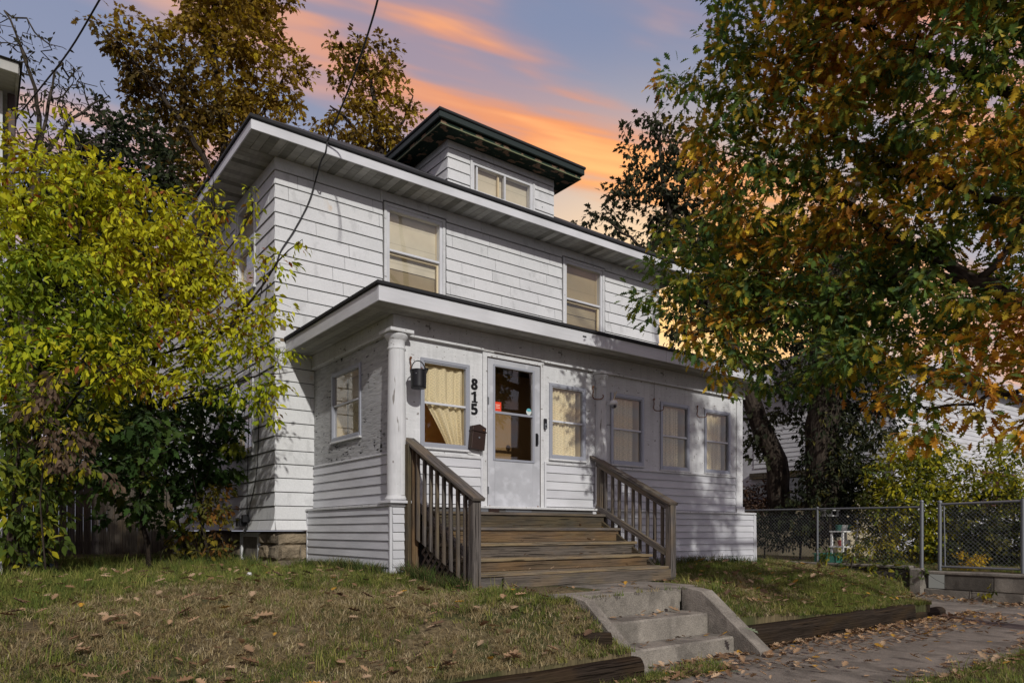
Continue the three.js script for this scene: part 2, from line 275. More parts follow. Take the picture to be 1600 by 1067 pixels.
// ───────────────────────── the house ─────────────────────────
const XL = 3.554, XR = 11.925, ZW = -10.45, ZB = -19.9;          // main walls
const PX0 = 4.137, PX1 = 11.12, ZP = -7.83;                      // enclosed porch
const FWm = frame(0, 0, ZW, 'front'), LWm = frame(XL, 0, 0, 'left'), PFm = frame(0, 0, ZP, 'front'), PLm = frame(PX0, 0, 0, 'left'), SFm = frame(0, 0, -7.73, 'front'), SLm = frame(4.03, 0, 0, 'left');
const house = thing('wooden_house', V(7.7, -0.6, -12), 'white two-storey house with enclosed front porch and a green-eaved dormer', 'house');
const hr = rng(11);
function wallSheet(m, u0, u1, v0, v1, n0, n1, open) {            // a sheet of wall with rectangular openings
  const us = [u0, u1], vs = [v0, v1]; for (const o of open) { us.push(o[0], o[1]); vs.push(o[2], o[3]); }
  const U = [...new Set(us)].filter((x) => x >= u0 && x <= u1).sort((a, b) => a - b), W = [...new Set(vs)].filter((x) => x >= v0 && x <= v1).sort((a, b) => a - b), g = [];
  for (let i = 0; i + 1 < U.length; i++) for (let j = 0; j + 1 < W.length; j++) {
    const a = (U[i] + U[i + 1]) / 2, b = (W[j] + W[j + 1]) / 2;
    if (!open.some((o) => a > o[0] && a < o[1] && b > o[2] && b < o[3])) g.push(B(U[i], U[i + 1], W[j], W[j + 1], n0, n1));
  }
  const all = merge(g); planarUV(all, 0, false); return all.applyMatrix4(m);
}
function siding(wall, m, u0, u1, lines, open, o = {}) {          // one mesh per lapped board
  const { len = 1.22, proud = 0.022, gap = 0.017, mats = [M.siding, M.sidingB, M.sidingC, M.siding], skip = () => false, vary = 0.0025, flare = 0, joints = true, ends = 0 } = o;
  lines.slice(0, -1).forEach((vb, k) => {
    const vt = lines[k + 1] + 0.004, cuts = [u0]; let c = u0 + len * (0.15 + hr() * 0.85);
    if (joints) while (c < u1 - 0.2) { cuts.push(c); c += len * (hr() < 0.25 ? 0.6 : 1) * (0.85 + hr() * 0.4); } cuts.push(u1);
    let runs = []; for (let i = 0; i + 1 < cuts.length; i++) runs.push([cuts[i] + (i ? 0.003 : 0), cuts[i + 1] - (i + 2 < cuts.length ? 0.003 : 0), vb + gap + (hr() - 0.5) * vary, vt, i]);
    for (const w of open) runs = runs.flatMap(([a, b, s, t, i]) => {
      if (w[1] <= a || w[0] >= b || w[2] >= t || w[3] <= s) return [[a, b, s, t, i]];
      const r = []; if (w[0] - a > 0.02) r.push([a, w[0], s, t, i]); if (b - w[1] > 0.02) r.push([w[1], b, s, t, i]);
      const x = Math.max(a, w[0]), y = Math.min(b, w[1]); if (w[2] - s > 0.02) r.push([x, y, s, w[2], i]); if (t - w[3] > 0.02) r.push([x, y, w[3], t, i]); return r;
    });
    for (const [a, b, s, t] of runs) {
      if (skip(a, b, s, t)) continue;
      const p = proud + (hr() - 0.5) * vary + (k === 0 ? flare : 0);
      part(wall, 'siding_board', F(m, a, b, s, t, -0.002, p, { topIn: p * 0.72, grain: 0 }), mats[Math.floor(hr() * mats.length)]);
    }
  });
}
const COURSES = [0.0, 0.158]; for (let k = 1; k <= 25; k++) COURSES.push(0.158 + k * 0.2056); COURSES.push(5.5);
{
  const openF = [[5.36, 6.42, 3.70, 5.28], [9.20, 10.22, 3.70, 5.28]];
  const wf = part(house, 'wall', wallSheet(FWm, XL, XR, 0.02, 5.5, -0.16, -0.003, openF), M.felt);
  siding(wf, FWm, XL - 0.012, 4.5, COURSES.slice(0, 18), [], { flare: 0.05, len: 2, skip: (a, b, s, t) => s > 2.9 && t < 3.05 });
  siding(wf, FWm, XL - 0.012, XR + 0.012, COURSES.slice(17), openF.map(([a, b, c, d]) => [a - 0.075, b + 0.075, c - 0.1, d + 0.075]));
  siding(wf, FWm, 11.25, XR + 0.012, COURSES.slice(0, 18), [], { flare: 0.05, len: 2 });
  // the broken course by the porch eave: old clapboard shows and a strip curls away
  part(wf, 'siding_board', F(FWm, XL - 0.01, 3.80, 2.86, 3.045, -0.002, 0.008, { grain: 0 }), M.sidingB);
  part(wf, 'exposed_board', F(FWm, 3.62, 3.90, 2.80, 3.04, 0.004, 0.012, { ch: 0.002 }), M.woodLight, 'bare tan board where siding is missing');
  part(wf, 'patch', F(FWm, 3.70, 3.86, 2.86, 3.03, 0.013, 0.019, { ch: 0.002 }), M.sidingB);
  const openL = [[-12.32, -11.39, 3.90, 5.32], [-12.42, -11.49, 1.28, 2.52], [-15.4, -14.4, 1.3, 2.5], [-15.4, -14.4, 3.9, 5.3]];
  const wl = part(house, 'wall', wallSheet(LWm, ZB, ZW - 0.161, 0.02, 5.5, -0.16, -0.003, openL), M.felt);
  siding(wl, LWm, ZB, ZW + 0.004, COURSES, openL.map(([a, b, c, d]) => [a - 0.06, b + 0.06, c - 0.06, d + 0.06]), { flare: 0.05, len: 1.6 });
  const wr = part(house, 'wall', wallSheet(frame(XR, 0, 0, 'right'), -ZW + 0.161, -ZB, 0.02, 5.5, -0.16, -0.003, []), M.vinyl);
  part(house, 'wall', wallSheet(frame(0, 0, ZB, 'back'), -XR, -XL, 0.02, 5.5, -0.16, -0.003, []), M.vinyl);
  part(house, 'floor', [B(XL + 0.17, XR - 0.17, 3.0, 3.1, ZB + 0.2, ZW - 0.17), B(XL + 0.17, XR - 0.17, -0.05, 0.0, ZB + 0.2, ZW - 0.17)], M.roomDark);
}
// rock-faced foundation blocks
function stoneBlock(m, u0, u1, v0, v1, seed) {
  const g = new THREE.PlaneGeometry(1, 1, 9, 6).toNonIndexed(), p = g.attributes.position, w = u1 - u0, h = v1 - v0;
  for (let i = 0; i < p.count; i++) {
    const a = p.getX(i) + 0.5, b = p.getY(i) + 0.5, e = Math.min(sstep(0, 0.16, a) * sstep(0, 0.16, 1 - a), 1) * sstep(0, 0.2, b) * sstep(0, 0.2, 1 - b);
    const n = fbm(a * w * 9 + seed * 3.7, b * h * 9 + seed * 1.3, 256, 256, 3, seed & 15);
    p.setXYZ(i, u0 + a * w, v0 + b * h, e * (0.015 + n * 0.085));
  }
  g.computeVertexNormals(); planarUV(g, 0);
  return merge([g, B(u0, u1, v0, v1, -0.1, -0.0005)]).applyMatrix4(m);
}
{
  const ff = frame(0, 0, ZW - 0.06, 'front'), fl = frame(XL + 0.06, 0, 0, 'left');
  const base = part(house, 'foundation', [F(ff, XL + 0.1, XR - 0.08, -0.9, -0.012, -0.3, -0.012), F(fl, ZB, ZW - 0.4, -0.9, -0.012, -0.3, -0.012, {})], M.concrete);
  const rows = [[-0.20, -0.015], [-0.43, -0.206], [-0.85, -0.436]]; let s = 1;
  rows.forEach(([a, b], k) => {
    const cutF = k === 1 ? [3.61, 3.96, 4.5] : [3.61, 4.2, 4.9]; for (let i = 0; i + 1 < cutF.length; i++) part(base, 'stone_block', stoneBlock(ff, cutF[i] + 0.005, cutF[i + 1] - 0.005, a, b, s++), hr() < 0.5 ? M.stone : M.stoneB);
    const cutL = k === 1 ? [-11.33, -10.86, -10.5] : [-11.33, -11.0, -10.5]; for (let i = 0; i + 1 < cutL.length; i++) part(base, 'stone_block', stoneBlock(fl, cutL[i] + 0.005, cutL[i + 1] - 0.005, a, b, s++), hr() < 0.5 ? M.stone : M.stoneB);
    for (let z = -12.36; z > -16; z -= 0.55) part(base, 'stone_block', stoneBlock(fl, z - 0.545, z - 0.005 + (k === 1 ? 0 : 0), a, b, s++), M.stoneB);
  });
  const w = part(house, 'window', [F(fl, -12.34, -12.26, -0.56, -0.02, -0.1, 0.02, { ch: 0.004 }), F(fl, -11.43, -11.35, -0.56, -0.02, -0.1, 0.02, { ch: 0.004 }), F(fl, -12.26, -11.43, -0.09, -0.02, -0.1, 0.02), F(fl, -12.26, -11.43, -0.58, -0.53, -0.1, 0.03)], M.paint, 'small white basement window in the stone foundation');
  part(w, 'sash', [F(fl, -12.26, -12.2, -0.53, -0.09, -0.09, -0.05), F(fl, -11.49, -11.43, -0.53, -0.09, -0.09, -0.05), F(fl, -11.87, -11.84, -0.53, -0.09, -0.09, -0.05)], M.paint);
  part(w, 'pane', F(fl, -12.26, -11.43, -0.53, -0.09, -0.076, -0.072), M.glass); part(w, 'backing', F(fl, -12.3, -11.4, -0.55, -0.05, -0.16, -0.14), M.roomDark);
}
// double-hung window with casing, white sashes, panes and a blind behind
function houseWindow(m, u0, u1, v0, v1, o = {}) {
  const { fr = 0.055, mid = 0.5, cas = 0.05, label, blind = M.blind, lower = M.blindB } = o, g = [], vm = lerp(v0, v1, mid);
  for (const [a, b, c, d] of [[u0 - cas, u0, v0 - 0.03, v1 + cas], [u1, u1 + cas, v0 - 0.03, v1 + cas], [u0, u1, v1, v1 + cas]]) g.push(F(m, a, b, c, d, -0.12, 0.030, { ch: 0.004 }));
  g.push(F(m, u0 - cas - 0.02, u1 + cas + 0.02, v0 - 0.075, v0 - 0.031, -0.12, 0.055, { ch: 0.004 }));
  const w = part(house, 'window', g, M.paint, label), fu0 = u0 + fr, fu1 = u1 - fr;
  part(w, 'frame', [F(m, u0, fu0, v0, v1, -0.10, 0.012, { ch: 0.004 }), F(m, fu1, u1, v0, v1, -0.10, 0.012, { ch: 0.004 }), F(m, fu0, fu1, v1 - 0.05, v1, -0.10, 0.012, { ch: 0.004 }), F(m, fu0, fu1, v0, v0 + 0.045, -0.10, 0.012, { ch: 0.004 })], M.trim);
  part(w, 'sash_rail', F(m, fu0, fu1, vm - 0.018, vm + 0.018, -0.06, -0.004, { ch: 0.003 }), M.aluLight);
  part(w, 'sash', [F(m, fu0, fu0 + 0.03, v0 + 0.045, vm - 0.018, -0.075, -0.045, {}), F(m, fu1 - 0.03, fu1, v0 + 0.045, vm - 0.018, -0.075, -0.045, {}), F(m, fu0 + 0.03, fu1 - 0.03, v0 + 0.045, v0 + 0.09, -0.075, -0.045, {}), F(m, fu0, fu1, vm - 0.052, vm - 0.019, -0.1, -0.05)], M.room);
  part(w, 'pane', F(m, fu0, fu1, vm + 0.018, v1 - 0.05, -0.030, -0.026), M.glass); part(w, 'pane', F(m, fu0 + 0.03, fu1 - 0.03, v0 + 0.09, vm - 0.052, -0.062, -0.058), M.glass);
  part(w, 'blind', F(m, fu0 - 0.05, fu1 + 0.05, vm - 0.25, v1, -0.135, -0.125), blind); part(w, 'blind', F(m, fu0 - 0.05, fu1 + 0.05, v0 - 0.03, vm - 0.252, -0.150, -0.140), lower);
  part(w, 'reveal', [F(m, u0 - 0.04, fu0 + 0.005, v0, v1, -0.124, -0.101), F(m, fu1 - 0.005, u1 + 0.04, v0, v1, -0.124, -0.101)], M.room);
  return w;
}
houseWindow(FWm, 5.36, 6.42, 3.70, 5.28, { label: 'second-floor window beneath the dormer, with a bright upper blind', mid: 0.56 });
houseWindow(FWm, 9.20, 10.22, 3.70, 5.28, { label: 'second-floor window near the oak branches, panelled tan blind', mid: 0.54, blind: M.blindB });
houseWindow(LWm, -12.32, -11.39, 3.90, 5.32, { label: 'upper side window half hidden by yellow-green leaves' });
houseWindow(LWm, -12.42, -11.49, 1.28, 2.52, { label: 'lower side window behind the dark green bush', blind: M.roomDark, lower: M.roomDark });
houseWindow(LWm, -15.4, -14.4, 1.3, 2.5, {}); houseWindow(LWm, -15.4, -14.4, 3.9, 5.3, {});
// eaves: soffit boards, fascia, black shingle edge, hip roof
const EX0 = 3.03, EX1 = 12.45, EZ0 = -9.885, EZ1 = -20.42;
{
  const pat = [M.soffitC, M.soffitC, M.soffitB, M.soffit, M.soffitB, M.soffit, M.soffitC, M.soffit], sf = part(house, 'soffit', [B(EX0 + 0.02, EX1 - 0.02, 5.512, 5.53, ZW - 0.25, EZ0 - 0.02), B(EX0 + 0.02, XL + 0.15, 5.512, 5.53, EZ1 + 0.02, ZW - 0.252)], M.felt);
  let k = 0; for (let x = EX0 + 0.025; x < EX1 - 0.1; x += 0.128, k++) part(sf, 'soffit_board', B(x, x + 0.124, 5.5, 5.511, ZW + 0.001, EZ0 - 0.022, { ch: 0.003, grain: 2 }), pat[(k + (hr() < 0.3 ? 2 : 0)) % 8]);
  k = 0; for (let z = ZW - 0.128; z > -16.5; z -= 0.128, k++) part(sf, 'soffit_board', B(EX0 + 0.022, XL - 0.001, 5.5, 5.511, z, z + 0.124, { ch: 0.003, grain: 0 }), pat[(k + (hr() < 0.3 ? 1 : 0)) % 8]);
  part(sf, 'corner_strip', B(XL - 0.004, XL + 0.02, 5.494, 5.4995, ZW + 0.02, EZ0 - 0.03), M.soffitC);
  const fa = (a, b, c, d, y0, y1, m2, n) => part(house, n, [B(a, b, y0, y1, d - 0.02, d, { ch: 0.004 }), B(a, b, y0, y1, c, c + 0.02, { ch: 0.004 }), B(a, a + 0.02, y0, y1, c + 0.021, d - 0.021, { ch: 0.004 }), B(b - 0.02, b, y0, y1, c + 0.021, d - 0.021, { ch: 0.004 })], m2);
  fa(EX0, EX1, EZ1, EZ0, 5.487, 5.628, M.trim, 'fascia');
  const eg = [[EX0 - 0.03, EX1 + 0.03, EZ0 - 0.05, EZ0 + 0.035], [EX0 - 0.03, EX1 + 0.03, EZ1 - 0.035, EZ1 + 0.05], [EX0 - 0.03, EX0 + 0.05, EZ1 + 0.051, EZ0 - 0.051], [EX1 - 0.05, EX1 + 0.03, EZ1 + 0.051, EZ0 - 0.051]].map(([a, b, c, d]) => B(a, b, 5.63, 5.685, c, d, { ch: 0.01 }));
  const rf = part(house, 'roof', hip(EX0 - 0.02, EX1 + 0.02, EZ1 - 0.02, EZ0 + 0.02, 5.684, 0.60), M.roof);
  part(rf, 'drip_edge', eg, M.black);
}
function hip(x0, x1, z0, z1, y, s) {                             // hip roof over a rectangle
  const w = (x1 - x0) / 2, h = w * s, cx = (x0 + x1) / 2, za = z1 - w, zb = Math.min(z0 + w, za), pos = [];
  const T = (...p) => p.forEach((q) => pos.push(...q)), a = [x0, y, z1], b = [x1, y, z1], c = [x1, y, z0], d = [x0, y, z0], e = [cx, y + h, za], f = [cx, y + h, zb];
  T(a, b, e); T(b, c, f); T(b, f, e); T(c, d, f); T(d, a, e); T(d, e, f); T(a, c, b); T(a, d, c);
  const g = new THREE.BufferGeometry(); g.setAttribute('position', new THREE.Float32BufferAttribute(pos, 3)); g.computeVertexNormals();
  const p = g.attributes.position, n = g.attributes.normal, uv = []; for (let i = 0; i < p.count; i++) { const along = Math.abs(n.getZ(i)) > Math.abs(n.getX(i)); uv.push(along ? p.getX(i) : p.getZ(i), p.getY(i) * 2); }
  g.setAttribute('uv', new THREE.Float32BufferAttribute(uv, 2)); return g;
}
// dormer
{
  const x0 = 6.535, x1 = 8.91, open = [[7.03, 8.40, 6.0, 6.52]], dl = frame(x0, 0, 0, 'left'), dr = frame(x1, 0, 0, 'right'), ls = [5.86, 6.057, 6.245, 6.432, 6.60, 6.74];
  const w = part(house, 'wall', [wallSheet(FWm, x0, x1, 5.8, 6.74, -0.12, -0.003, open), F(dl, -12.6, ZW - 0.121, 5.8, 6.74, -0.1, -0.003), F(dr, -ZW + 0.121, 12.6, 5.8, 6.74, -0.1, -0.003)], M.felt);
  siding(w, FWm, x0 - 0.01, x1 + 0.01, ls, open.map(([a, b, c, d]) => [a - 0.05, b + 0.05, c - 0.1, d + 0.08]), { len: 3 }); siding(w, dl, -12.3, ZW + 0.003, ls, [], { len: 4 }); siding(w, dr, -ZW, 12.3, ls, [], { len: 4 });
  part(w, 'nail_hole', [F(FWm, 8.56, 8.585, 6.29, 6.305, 0.013, 0.0165), F(FWm, 8.62, 8.66, 6.285, 6.303, 0.013, 0.0165), F(FWm, 8.62, 8.64, 6.14, 6.158, 0.013, 0.0168)], M.black);
  const c = 0.045, [a, b, v0, v1] = open[0];
  const win = part(house, 'window', [F(FWm, a - c, a, v0 - 0.05, v1 + c + 0.02, -0.1, 0.03, { ch: 0.004 }), F(FWm, b, b + c, v0 - 0.05, v1 + c + 0.02, -0.1, 0.03, { ch: 0.004 }), F(FWm, a, b, v1, v1 + c + 0.02, -0.1, 0.03, { ch: 0.004 }), F(FWm, a, b, v0 - 0.07, v0, -0.1, 0.045, { ch: 0.004 })], M.paint, 'sliding dormer window with two dusty panes');
  const mu = lerp(a, b, 0.53);
  part(win, 'frame', [F(FWm, a, a + 0.045, v0, v1, -0.09, 0.012), F(FWm, b - 0.06, b, v0, v1, -0.09, 0.012), F(FWm, a + 0.045, b - 0.06, v1 - 0.045, v1, -0.09, 0.01), F(FWm, a + 0.045, b - 0.06, v0, v0 + 0.04, -0.09, 0.01), F(FWm, mu - 0.016, mu + 0.016, v0 + 0.04, v1 - 0.045, -0.06, 0.005), F(FWm, a + 0.10, a + 0.135, v0 + 0.04, v1 - 0.045, -0.06, -0.01)], M.trim);
  part(win, 'sash', [F(FWm, mu - 0.13, mu - 0.095, v0 + 0.04, v1 - 0.045, -0.085, -0.05)], M.room);
  part(win, 'pane', F(FWm, a + 0.045, mu - 0.016, v0 + 0.04, v1 - 0.045, -0.034, -0.030), M.glass); part(win, 'pane', F(FWm, mu + 0.016, b - 0.06, v0 + 0.04, v1 - 0.045, -0.024, -0.02), M.glass);
  part(win, 'blind', F(FWm, a, b, v0, v1, -0.118, -0.11), M.blind);
  const X0 = 6.165, X1 = 9.28, Z0 = -10.075, zb = -13.6;
  const sof = part(house, 'soffit', [B(X0 + 0.02, X1 - 0.02, 6.745, 6.77, zb, Z0 - 0.02)], M.felt);
  for (const [p, q, r, s] of [[X0 + 0.021, X1 - 0.021, -10.262, Z0 - 0.021], [X0 + 0.021, X1 - 0.021, ZW + 0.018, -10.265], [X0 + 0.021, 6.35, zb, ZW + 0.016], [6.353, x0 - 0.02, zb, ZW + 0.016], [x1 + 0.02, X1 - 0.021, zb, ZW + 0.016]]) part(sof, 'soffit_board', B(p, q, 6.735, 6.744, r, s, { ch: 0.002 }), M.peel);
  const fas = part(house, 'fascia', [B(X0, X1, 6.73, 6.80, Z0 - 0.02, Z0, { ch: 0.003 }), B(X0, X0 + 0.02, 6.73, 6.80, zb, Z0 - 0.021, { ch: 0.003 }), B(X1 - 0.02, X1, 6.73, 6.80, zb, Z0 - 0.021, { ch: 0.003 })], M.peel, 'dark green peeling fascia of the dormer');
  part(fas, 'moulding', [B(X0 - 0.005, X1 + 0.005, 6.722, 6.74, Z0 + 0.001, Z0 + 0.012), B(X0 - 0.012, X0 - 0.001, 6.722, 6.74, zb, Z0 + 0.012), B(X1 + 0.001, X1 + 0.012, 6.722, 6.74, zb, Z0 + 0.012)], M.greenLight);
  part(fas, 'gutter', [[X0 - 0.06, X1 + 0.06, Z0 + 0.0125, Z0 + 0.06], [X0 - 0.06, X0 - 0.0125, zb, Z0 + 0.012], [X1 + 0.0125, X1 + 0.06, zb, Z0 + 0.012]].map(([p, q, r, s]) => B(p, q, 6.80, 6.905, r, s, { ch: 0.012 })), M.green);
  const rf = part(house, 'roof', hip(X0 - 0.07, X1 + 0.07, -15.2, Z0 + 0.07, 6.955, 0.42), M.roof);
  part(rf, 'drip_edge', [[X0 - 0.08, X1 + 0.08, Z0, Z0 + 0.08], [X0 - 0.08, X0, zb, Z0 - 0.001], [X1, X1 + 0.08, zb, Z0 - 0.001]].map(([p, q, r, s]) => B(p, q, 6.906, 6.956, r, s, { ch: 0.012 })), M.black);
}
// porch: roof, soffit, beam
{
  const X0 = 3.70, X1 = 11.56, Z0 = -7.40, ys = 2.65;
  const sf = part(house, 'soffit', B(X0 + 0.02, X1 - 0.02, ys + 0.013, ys + 0.03, ZW + 0.02, Z0 - 0.02), M.felt);
  for (let i = 0; i < 4; i++) part(sf, 'soffit_board', B(X0 + 0.021, X1 - 0.021, ys, ys + 0.012, Z0 - 0.021 - (i + 1) * 0.101, Z0 - 0.023 - i * 0.101, { ch: 0.002 }), i % 2 ? M.soffit : M.soffitC);
  for (let i = 0; i < 4; i++) part(sf, 'soffit_board', B(X0 + 0.021 + i * 0.103, X0 + 0.122 + i * 0.103, ys, ys + 0.012, ZW + 0.02, Z0 - 0.43, { ch: 0.002 }), i % 2 ? M.soffit : M.soffitC);
  part(sf, 'soffit_board', B(X0 + 0.44, X1 - 0.021, ys, ys + 0.012, ZW + 0.02, Z0 - 0.43, {}), M.soffit);
  const fas = part(house, 'fascia', [B(X0, 8.63, ys - 0.012, ys + 0.168, Z0 - 0.02, Z0, { ch: 0.004 }), B(8.633, X1, ys - 0.012, ys + 0.168, Z0 - 0.02, Z0, { ch: 0.004 }), B(X0, X0 + 0.02, ys - 0.012, ys + 0.168, ZW + 0.02, Z0 - 0.021, { ch: 0.004 }), B(X1 - 0.02, X1, ys - 0.012, ys + 0.168, ZW + 0.02, Z0 - 0.021, { ch: 0.004 })], M.trim);
  part(fas, 'vent_slot', B(6.86, 6.93, ys + 0.085, ys + 0.108, Z0 - 0.005, Z0 + 0.002), M.black);
  const pos = [], T = (...p) => p.forEach((q) => pos.push(...q)), e = 0.03, y0 = ys + 0.21, y1 = y0 + 0.72, a = [X0 - e, y0, Z0 + e], b = [X1 + e, y0, Z0 + e], c = [X1 + e, y0, ZW + 0.02], d = [X0 - e, y0, ZW + 0.02], f = [X0 + 2.6, y1, ZW + 0.02], g = [X1 - 2.6, y1, ZW + 0.02];
  T(a, b, g); T(a, g, f); T(b, c, g); T(d, a, f); const rf = part(house, 'roof', finish(pos, 0), M.roof);
  part(rf, 'drip_edge', [B(X0 - e, X1 + e, ys + 0.169, ys + 0.212, Z0 - 0.05, Z0 + e, { ch: 0.01 }), B(X0 - e, X0 + 0.05, ys + 0.169, ys + 0.212, ZW + 0.02, Z0 - 0.051, { ch: 0.01 }), B(X1 - 0.05, X1 + e, ys + 0.169, ys + 0.212, ZW + 0.02, Z0 - 0.051, { ch: 0.01 })], M.black);
  // lifted shingle below the second window
  part(rf, 'loose_shingle', F(new THREE.Matrix4().makeRotationZ(-0.05).setPosition(10.0, 3.38, -9.6), -0.05, 0.3, 0, 0.02, 0, 0.5), M.brown);
  const bm = part(house, 'beam', [F(PFm, PX0 - 0.05, PX1 + 0.12, 2.40, ys - 0.002, -0.14, 0.045, { ch: 0.004 }), F(PLm, ZW + 0.02, ZP - 0.141, 2.43, ys - 0.002, -0.14, 0.045, { ch: 0.004 }), F(frame(PX1 + 0.1, 0, 0, 'right'), -ZP + 0.15, -ZW, 2.43, ys - 0.002, -0.14, 0.03)], M.beam);
  part(bm, 'moulding', [F(PFm, PX0 + 0.12, 5.42, 2.405, 2.43, 0.046, 0.058), F(PFm, 6.48, PX1, 2.395, 2.42, 0.046, 0.058), F(PLm, ZW + 0.03, ZP - 0.12, 2.435, 2.46, 0.046, 0.058)], M.paint);
}
// porch walls
const WINS = [[4.53, 5.18, 1.11, 2.14], [6.645, 7.26, 1.09, 2.085], [7.88, 8.53, 1.085, 2.09], [9.02, 9.66, 1.06, 2.08], [10.16, 10.79, 1.065, 2.075]];
{
  const open = [...WINS, [5.45, 6.46, 0.25, 2.36]];
  const w = part(house, 'wall', wallSheet(PFm, PX0 - 0.0, PX1 + 0.05, 0.20, 2.40, -0.15, 0, open), M.paint, 'painted board wall between the porch windows');
  // battens and seams
  part(w, 'batten', [F(PFm, 9.0 - 0.17, 9.0 - 0.165, 2.15, 2.39, 0.0005, 0.003), F(PFm, 7.66, 7.84, 1.63, 1.636, 0.0005, 0.004)], M.brown);
  const lv = [0.345]; for (let k = 1; k <= 5; k++) lv.push(0.345 + k * 0.122);
  const so = { mats: [M.vinyl, M.vinylB], len: 5, proud: 0.022, gap: 0.009, joints: false };
  for (const [a, b] of [[PX0 + 0.12, 5.40], [6.535, 7.49], [7.67, 10.99]]) siding(w, PFm, a, b, lv, [], so);
  part(w, 'sill_board', [F(PFm, 4.24, 5.40, 0.957, 1.0, 0.001, 0.03, { ch: 0.004 }), F(PFm, 6.535, 7.49, 0.957, 0.99, 0.001, 0.03, { ch: 0.004 }), F(PFm, 7.67, 10.99, 0.957, 0.99, 0.001, 0.03, { ch: 0.004 })], M.paint);
  part(w, 'edge_trim', [F(PFm, 5.401, 5.43, 0.32, 0.99, 0.001, 0.024), F(PFm, 6.50, 6.534, 0.32, 0.99, 0.001, 0.024), F(PFm, 10.991, 11.01, 0.33, 0.99, 0.001, 0.024), F(PFm, 7.64, 7.67, 0.33, 0.99, 0.001, 0.024)], M.vinyl);
  const openS = [[-9.70, -8.83, 1.32, 2.21]];
  const ws = part(house, 'wall', wallSheet(PLm, ZW + 0.02, ZP - 0.151, 0.20, 2.43, -0.15, 0, openS), M.ply, 'grey weathered plywood side wall of the porch, paint flaking');
  siding(ws, PLm, ZW + 0.03, ZP - 0.115, lv, [], so);
  part(ws, 'sill_board', F(PLm, ZW + 0.03, ZP - 0.115, 0.957, 0.985, 0.001, 0.026, { ch: 0.006 }), M.vinyl); part(ws, 'edge_trim', F(PLm, ZP - 0.114, ZP - 0.09, 0.33, 1.01, 0.001, 0.03, { ch: 0.004 }), M.vinyl);
  part(house, 'wall', wallSheet(frame(PX1 + 0.05, 0, 0, 'right'), -ZP + 0.151, -ZW - 0.02, 0.2, 2.43, -0.15, 0, []), M.vinyl);
  part(house, 'floor', B(PX0 + 0.01, PX1 + 0.03, 0.17, 0.22, ZW + 0.02, ZP - 0.16), M.woodDark);
  part(house, 'inner_wall', [B(PX0 + 0.16, PX1 - 0.11, 0.23, 2.6, ZW + 0.03, ZW + 0.05)], M.room);
  // skirt
  const sv = [-0.66]; for (let k = 1; k <= 9; k++) sv.push(-0.66 + k * 0.1075);
  const sk = part(house, 'skirt', [F(SFm, 4.05, PX1 + 0.28, -0.75, 0.30, -0.09, -0.003), F(SLm, ZW + 0.05, -7.822, -0.75, 0.30, -0.1, -0.003), F(frame(PX1 + 0.3, 0, 0, 'right'), 7.83, -ZW - 0.02, -0.75, 0.3, -0.1, 0)], M.felt);
  siding(sk, SFm, 4.045, 4.345, sv, [], so); siding(sk, SFm, 7.36, PX1 + 0.27, sv, [], so); siding(sk, SLm, ZW + 0.06, -7.752, sv, [], so);
  part(sk, 'edge_trim', [F(SLm, -7.75, -7.715, -0.64, 0.30, -0.01, 0.026, { ch: 0.004 }), F(SLm, ZW + 0.035, ZW + 0.06, -0.64, 0.28, -0.01, 0.024, { ch: 0.004 }), F(SFm, PX1 + 0.271, PX1 + 0.30, -0.6, 0.30, 0, 0.026, { ch: 0.004 })], M.vinyl);
  const tilt = new THREE.Matrix4().makeRotationZ(0.028).setPosition(PX1 + 0.325, -0.56, -7.70); part(sk, 'loose_trim', F(tilt, -0.012, 0.035, 0.0, 0.85, -0.03, 0, { ch: 0.003 }), M.vinyl);
  part(house, 'ledge', [B(4.00, PX1 + 0.33, 0.302, 0.335, ZP + 0.021, -7.69, { ch: 0.005 }), B(3.995, PX0 - 0.022, 0.302, 0.335, ZW + 0.03, ZP + 0.02, { ch: 0.005 })], M.paint);
}
function column(x, z, r, y0, y1) {                               // turned porch column with square cap and foot
  const h = y1 - y0, pr = [[0.0, 0], [r * 1.22, 0], [r * 1.24, 0.03], [r * 1.08, 0.05], [r, 0.075], [r, h * 0.3], [r * 0.86, h - 0.24], [r * 0.97, h - 0.232], [r * 0.97, h - 0.215], [r * 0.87, h - 0.205], [r * 0.87, h - 0.13], [r * 1.0, h - 0.118], [r * 1.22, h - 0.075], [r * 1.24, h - 0.055], [r * 1.1, h - 0.045], [0, h - 0.045]];
  const g = new THREE.LatheGeometry(pr.map(([a, b]) => new THREE.Vector2(a, b)), 40).toNonIndexed(), uv = g.attributes.uv; for (let i = 0; i < uv.count; i++) uv.setXY(i, uv.getX(i) * 0.7, uv.getY(i) * 2.1);
  const c = part(house, 'column', g.translate(x, y0, z), M.paint);
  part(c, 'abacus', B(x - r * 1.36, x + r * 1.36, y1 - 0.045, y1, z - r * 1.36, z + r * 1.36, { ch: 0.006 }), M.paint);
  part(c, 'plinth', B(x - r * 1.4, x + r * 1.4, y0 - 0.032, y0 + 0.001, z - r * 1.4, z + r * 1.4, { ch: 0.004 }), M.trim);
}
column(PX0, ZP + 0.03, 0.118, 0.37, 2.445); column(7.58, ZP + 0.055, 0.092, 0.37, 2.40);
part(house, 'corner_post', [F(PFm, 11.02, 11.19, 0.34, 2.40, -0.12, 0.028, { ch: 0.004 }), F(PFm, 10.99, 11.22, 0.338, 0.44, 0.0285, 0.05, { ch: 0.004 })], M.paint);
